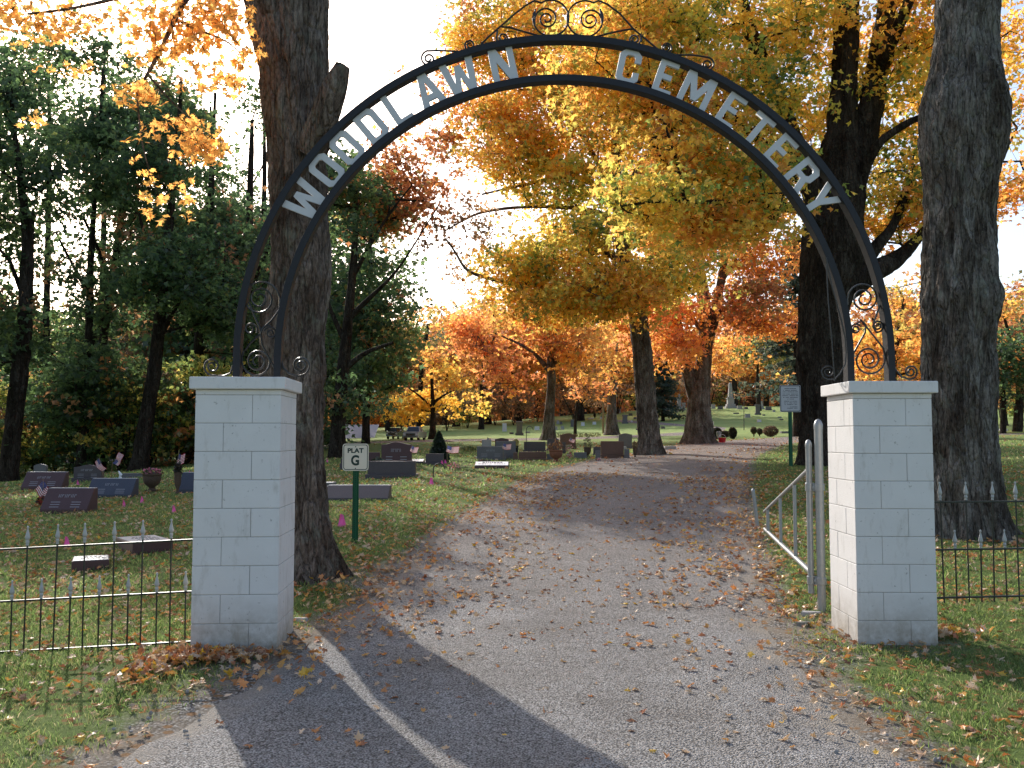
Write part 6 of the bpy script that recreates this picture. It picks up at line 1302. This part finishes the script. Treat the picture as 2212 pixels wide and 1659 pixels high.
# fallen leaves
LPAL = np.array([(.58, .26, .08), (.64, .36, .10), (.46, .17, .06), (.58, .42, .25), (.66, .52, .38), (.24, .11, .05), (.66, .44, .05), (.34, .17, .08)])
LW = np.array([.20, .15, .09, .20, .15, .08, .05, .08])
def litter(x, y, size, seed, lift=.012, tilt=.45):
    rgl = np.random.default_rng(seed); n = len(x); z = T(x, y) + lift * rgl.uniform(.5, 1.8, n)
    on = road_dist(x, y) < 0; z = z + np.where(on, .012, .008)
    w = unit(np.stack([rgl.normal(size=n) * tilt, rgl.normal(size=n) * tilt, np.ones(n)], 1)); u = unit(np.cross(w, rgl.normal(size=(n, 3)))); v = np.cross(u, w)
    cols = LPAL[rgl.choice(len(LPAL), n, p=LW / LW.sum())] * np.array([1.3, 1.25, 1.2]); return maple(np.stack([x, y, z], 1), size, cols, rgl, (u, v, w), .32)
def sample(n, y0, y1, dens_fn, seed):
    rgl = np.random.default_rng(seed); y = rgl.uniform(y0 ** 2, y1 ** 2, n) ** .5; x = rgl.uniform(-1, 1, n) * (.6 * y + 1.2); k = rgl.uniform(size=n) < dens_fn(x, y); return x[k], y[k]
def dens(x, y):
    rd = road_dist(x, y); nz = np.array([mn.noise(Vector((a * .9, b * .9, 9))) + .5 * mn.noise(Vector((a * 2.8, b * 2.8, 2))) for a, b in zip(x, y)])
    edge = np.exp(-(rd / .45) ** 2) * .55
    road = np.where(rd < 0, np.interp(y, [3.6, 5.2, 6.2, 7.5, 10, 16, 24, 40], [.05, .09, .25, .46, .62, .58, .45, .3]), np.interp(y, [3.6, 5, 7, 9, 14, 20, 40], [.45, .5, .62, .8, .65, .35, .14]))
    return np.clip((road + edge * np.clip((y - 5) / 3, .25, 1)) * (1 + 1.5 * nz), .01, 1)
x1, y1 = sample(7500, 3.6, 8.5, dens, 1); x2, y2 = sample(26000, 8.3, 20, dens, 2); x3, y3 = sample(11000, 19.5, 46, dens, 3)
# drift piled against the left pillar and between pillar and verge
r9 = np.random.default_rng(31)
xp = np.concatenate([-2.05 + r9.normal(size=230) * .20, -2.38 + r9.normal(size=170) * .16, -1.55 + r9.normal(size=45) * .22, 3.2 + r9.normal(size=50) * .16, 3.1 + r9.normal(size=110) * .35, -2.0 + r9.normal(size=160) * .5])
yp = np.concatenate([6.30 + r9.normal(size=230) * .07, 6.12 + r9.normal(size=170) * .26, 5.9 + r9.normal(size=45) * .3, 6.95 + r9.normal(size=50) * .08, 11.5 + r9.normal(size=110) * .4, 9.1 + r9.normal(size=160) * .5])
A_ = litter(x1, y1, .066, 11); B_ = litter(x2, y2, .074, 12); C_ = litter(x3, y3, .11, 13); D_l = litter(xp, yp, .078, 14, .035, .8)
V = np.concatenate([a[0] for a in (A_, B_, C_, D_l)]); C = np.concatenate([a[2] for a in (A_, B_, C_, D_l)]); off = np.cumsum([0] + [len(a[0]) for a in (A_, B_, C_)]); F = np.concatenate([a[1] + o for a, o in zip((A_, B_, C_, D_l), off)])
tag(npmesh('fallen_leaves', V, F, 'dry_leaf', C), 'fallen orange and tan maple leaves scattered over road and grass', 'leaves', kind='stuff')
# loose stones along the verge
m = MB(); r8 = np.random.default_rng(8); SV = []; SF = []; k = 0
ico = bmesh.new(); bmesh.ops.create_icosphere(ico, subdivisions=1, radius=1); iv_ = np.array([v.co[:] for v in ico.verts]); if_ = np.array([[v.index for v in f.verts] for f in ico.faces]); ico.free()
n = 2600; y = r8.uniform(3.6 ** 2, 13 ** 2, n) ** .5; x = r8.uniform(-1, 1, n) * (.6 * y + .6); rd = road_dist(x, y); kp = (np.abs(rd) < .35) | ((r8.uniform(size=n) < .12) & (rd < 0)); x, y = x[kp], y[kp]; n = len(x)
s = r8.uniform(.004, .013, n)[:, None, None]; V = iv_[None] * s * r8.uniform(.6, 1.3, (n, 1, 3)) * r8.uniform(.85, 1.15, (n, len(iv_), 1)) + np.stack([x, y, T(x, y) + .012], 1)[:, None]
F = (if_[None] + (np.arange(n) * len(iv_))[:, None, None]).reshape(-1, 3); tag(npmesh('loose_gravel', V.reshape(-1, 3), F, 'grey_gravel'), 'loose grey gravel stones along the edges of the road', 'gravel', kind='stuff')

# flat stones near the pillars, twigs
for px, py, wpx, lb in ((648, 1344, 34, 'flat pale stone lying beside the foot of the left gate pillar'), (1753, 1330, 46, 'flat stone slab lying at the foot of the gate post'), (1735, 1352, 30, 'dark broken slab piece in front of the flat stone slab')):
    b = G(px, py); w = M(wpx, b[1]); t = MB(); pr = [(-w / 2, 0), (-w * .38, w * .22), (w * .1, w * .26), (w * .5, w * .1), (w * .36, -w * .18), (-w * .2, -w * .22)]
    vs = [(a, c, -.03) for a, c in pr] + [(a * .96, c * .95, .028 + .01 * random.random()) for a, c in pr]; n = 6; t.add(vs, [tuple(range(n))[::-1], tuple(range(n, 2 * n))] + [(i, (i + 1) % n, (i + 1) % n + n, i + n) for i in range(n)])
    o = t.build('flat_stone', 'footing' if 'dark' in lb else 'pale_stone', bevel=.006); o.location = b; tag(o, lb, 'stone')

# ------------------------------------------------------------------ light and sky
sd = Vector((math.sin(AZ) * math.cos(EL), math.cos(AZ) * math.cos(EL), math.sin(EL)))
sun = bpy.data.lights.new('sun', 'SUN'); sun.energy = 5.0; sun.angle = R(.5); sun.color = (1, .955, .88); so = bpy.data.objects.new('sun', sun); COL.objects.link(so)
so.rotation_euler = sd.to_track_quat('Z', 'Y').to_euler(); so.location = sd * 100
wd = bpy.data.worlds.new('World'); SC.world = wd; wd.use_nodes = True; nt = wd.node_tree; nt.nodes.clear()
sk = nt.nodes.new('ShaderNodeTexSky'); sk.sky_type = 'NISHITA'; sk.sun_disc = False; sk.sun_elevation = EL; sk.sun_rotation = AZ; sk.air_density = 1.; sk.dust_density = 2.5; sk.ozone_density = 1.5; sk.altitude = 200
bgn = nt.nodes.new('ShaderNodeBackground'); bgn.inputs[1].default_value = .15; ow = nt.nodes.new('ShaderNodeOutputWorld'); gm = nt.nodes.new('ShaderNodeMix'); gm.data_type = 'RGBA'; gm.blend_type = 'MULTIPLY'; gm.inputs[0].default_value = 1; gm.inputs[7].default_value = (1.82, 1.7, 1.62, 1); nt.links.new(sk.outputs[0], gm.inputs[6]); nt.links.new(gm.outputs[2], bgn.inputs[0]); nt.links.new(bgn.outputs[0], ow.inputs[0])
SC.view_settings.view_transform = 'Standard'; SC.view_settings.look = 'None'; SC.view_settings.exposure = 0; SC.view_settings.gamma = 1
SC.render.engine = 'CYCLES'; SC.cycles.max_bounces = 7; SC.cycles.diffuse_bounces = 4; SC.cycles.transmission_bounces = 4; SC.cycles.glossy_bounces = 2; SC.cycles.use_denoising = True
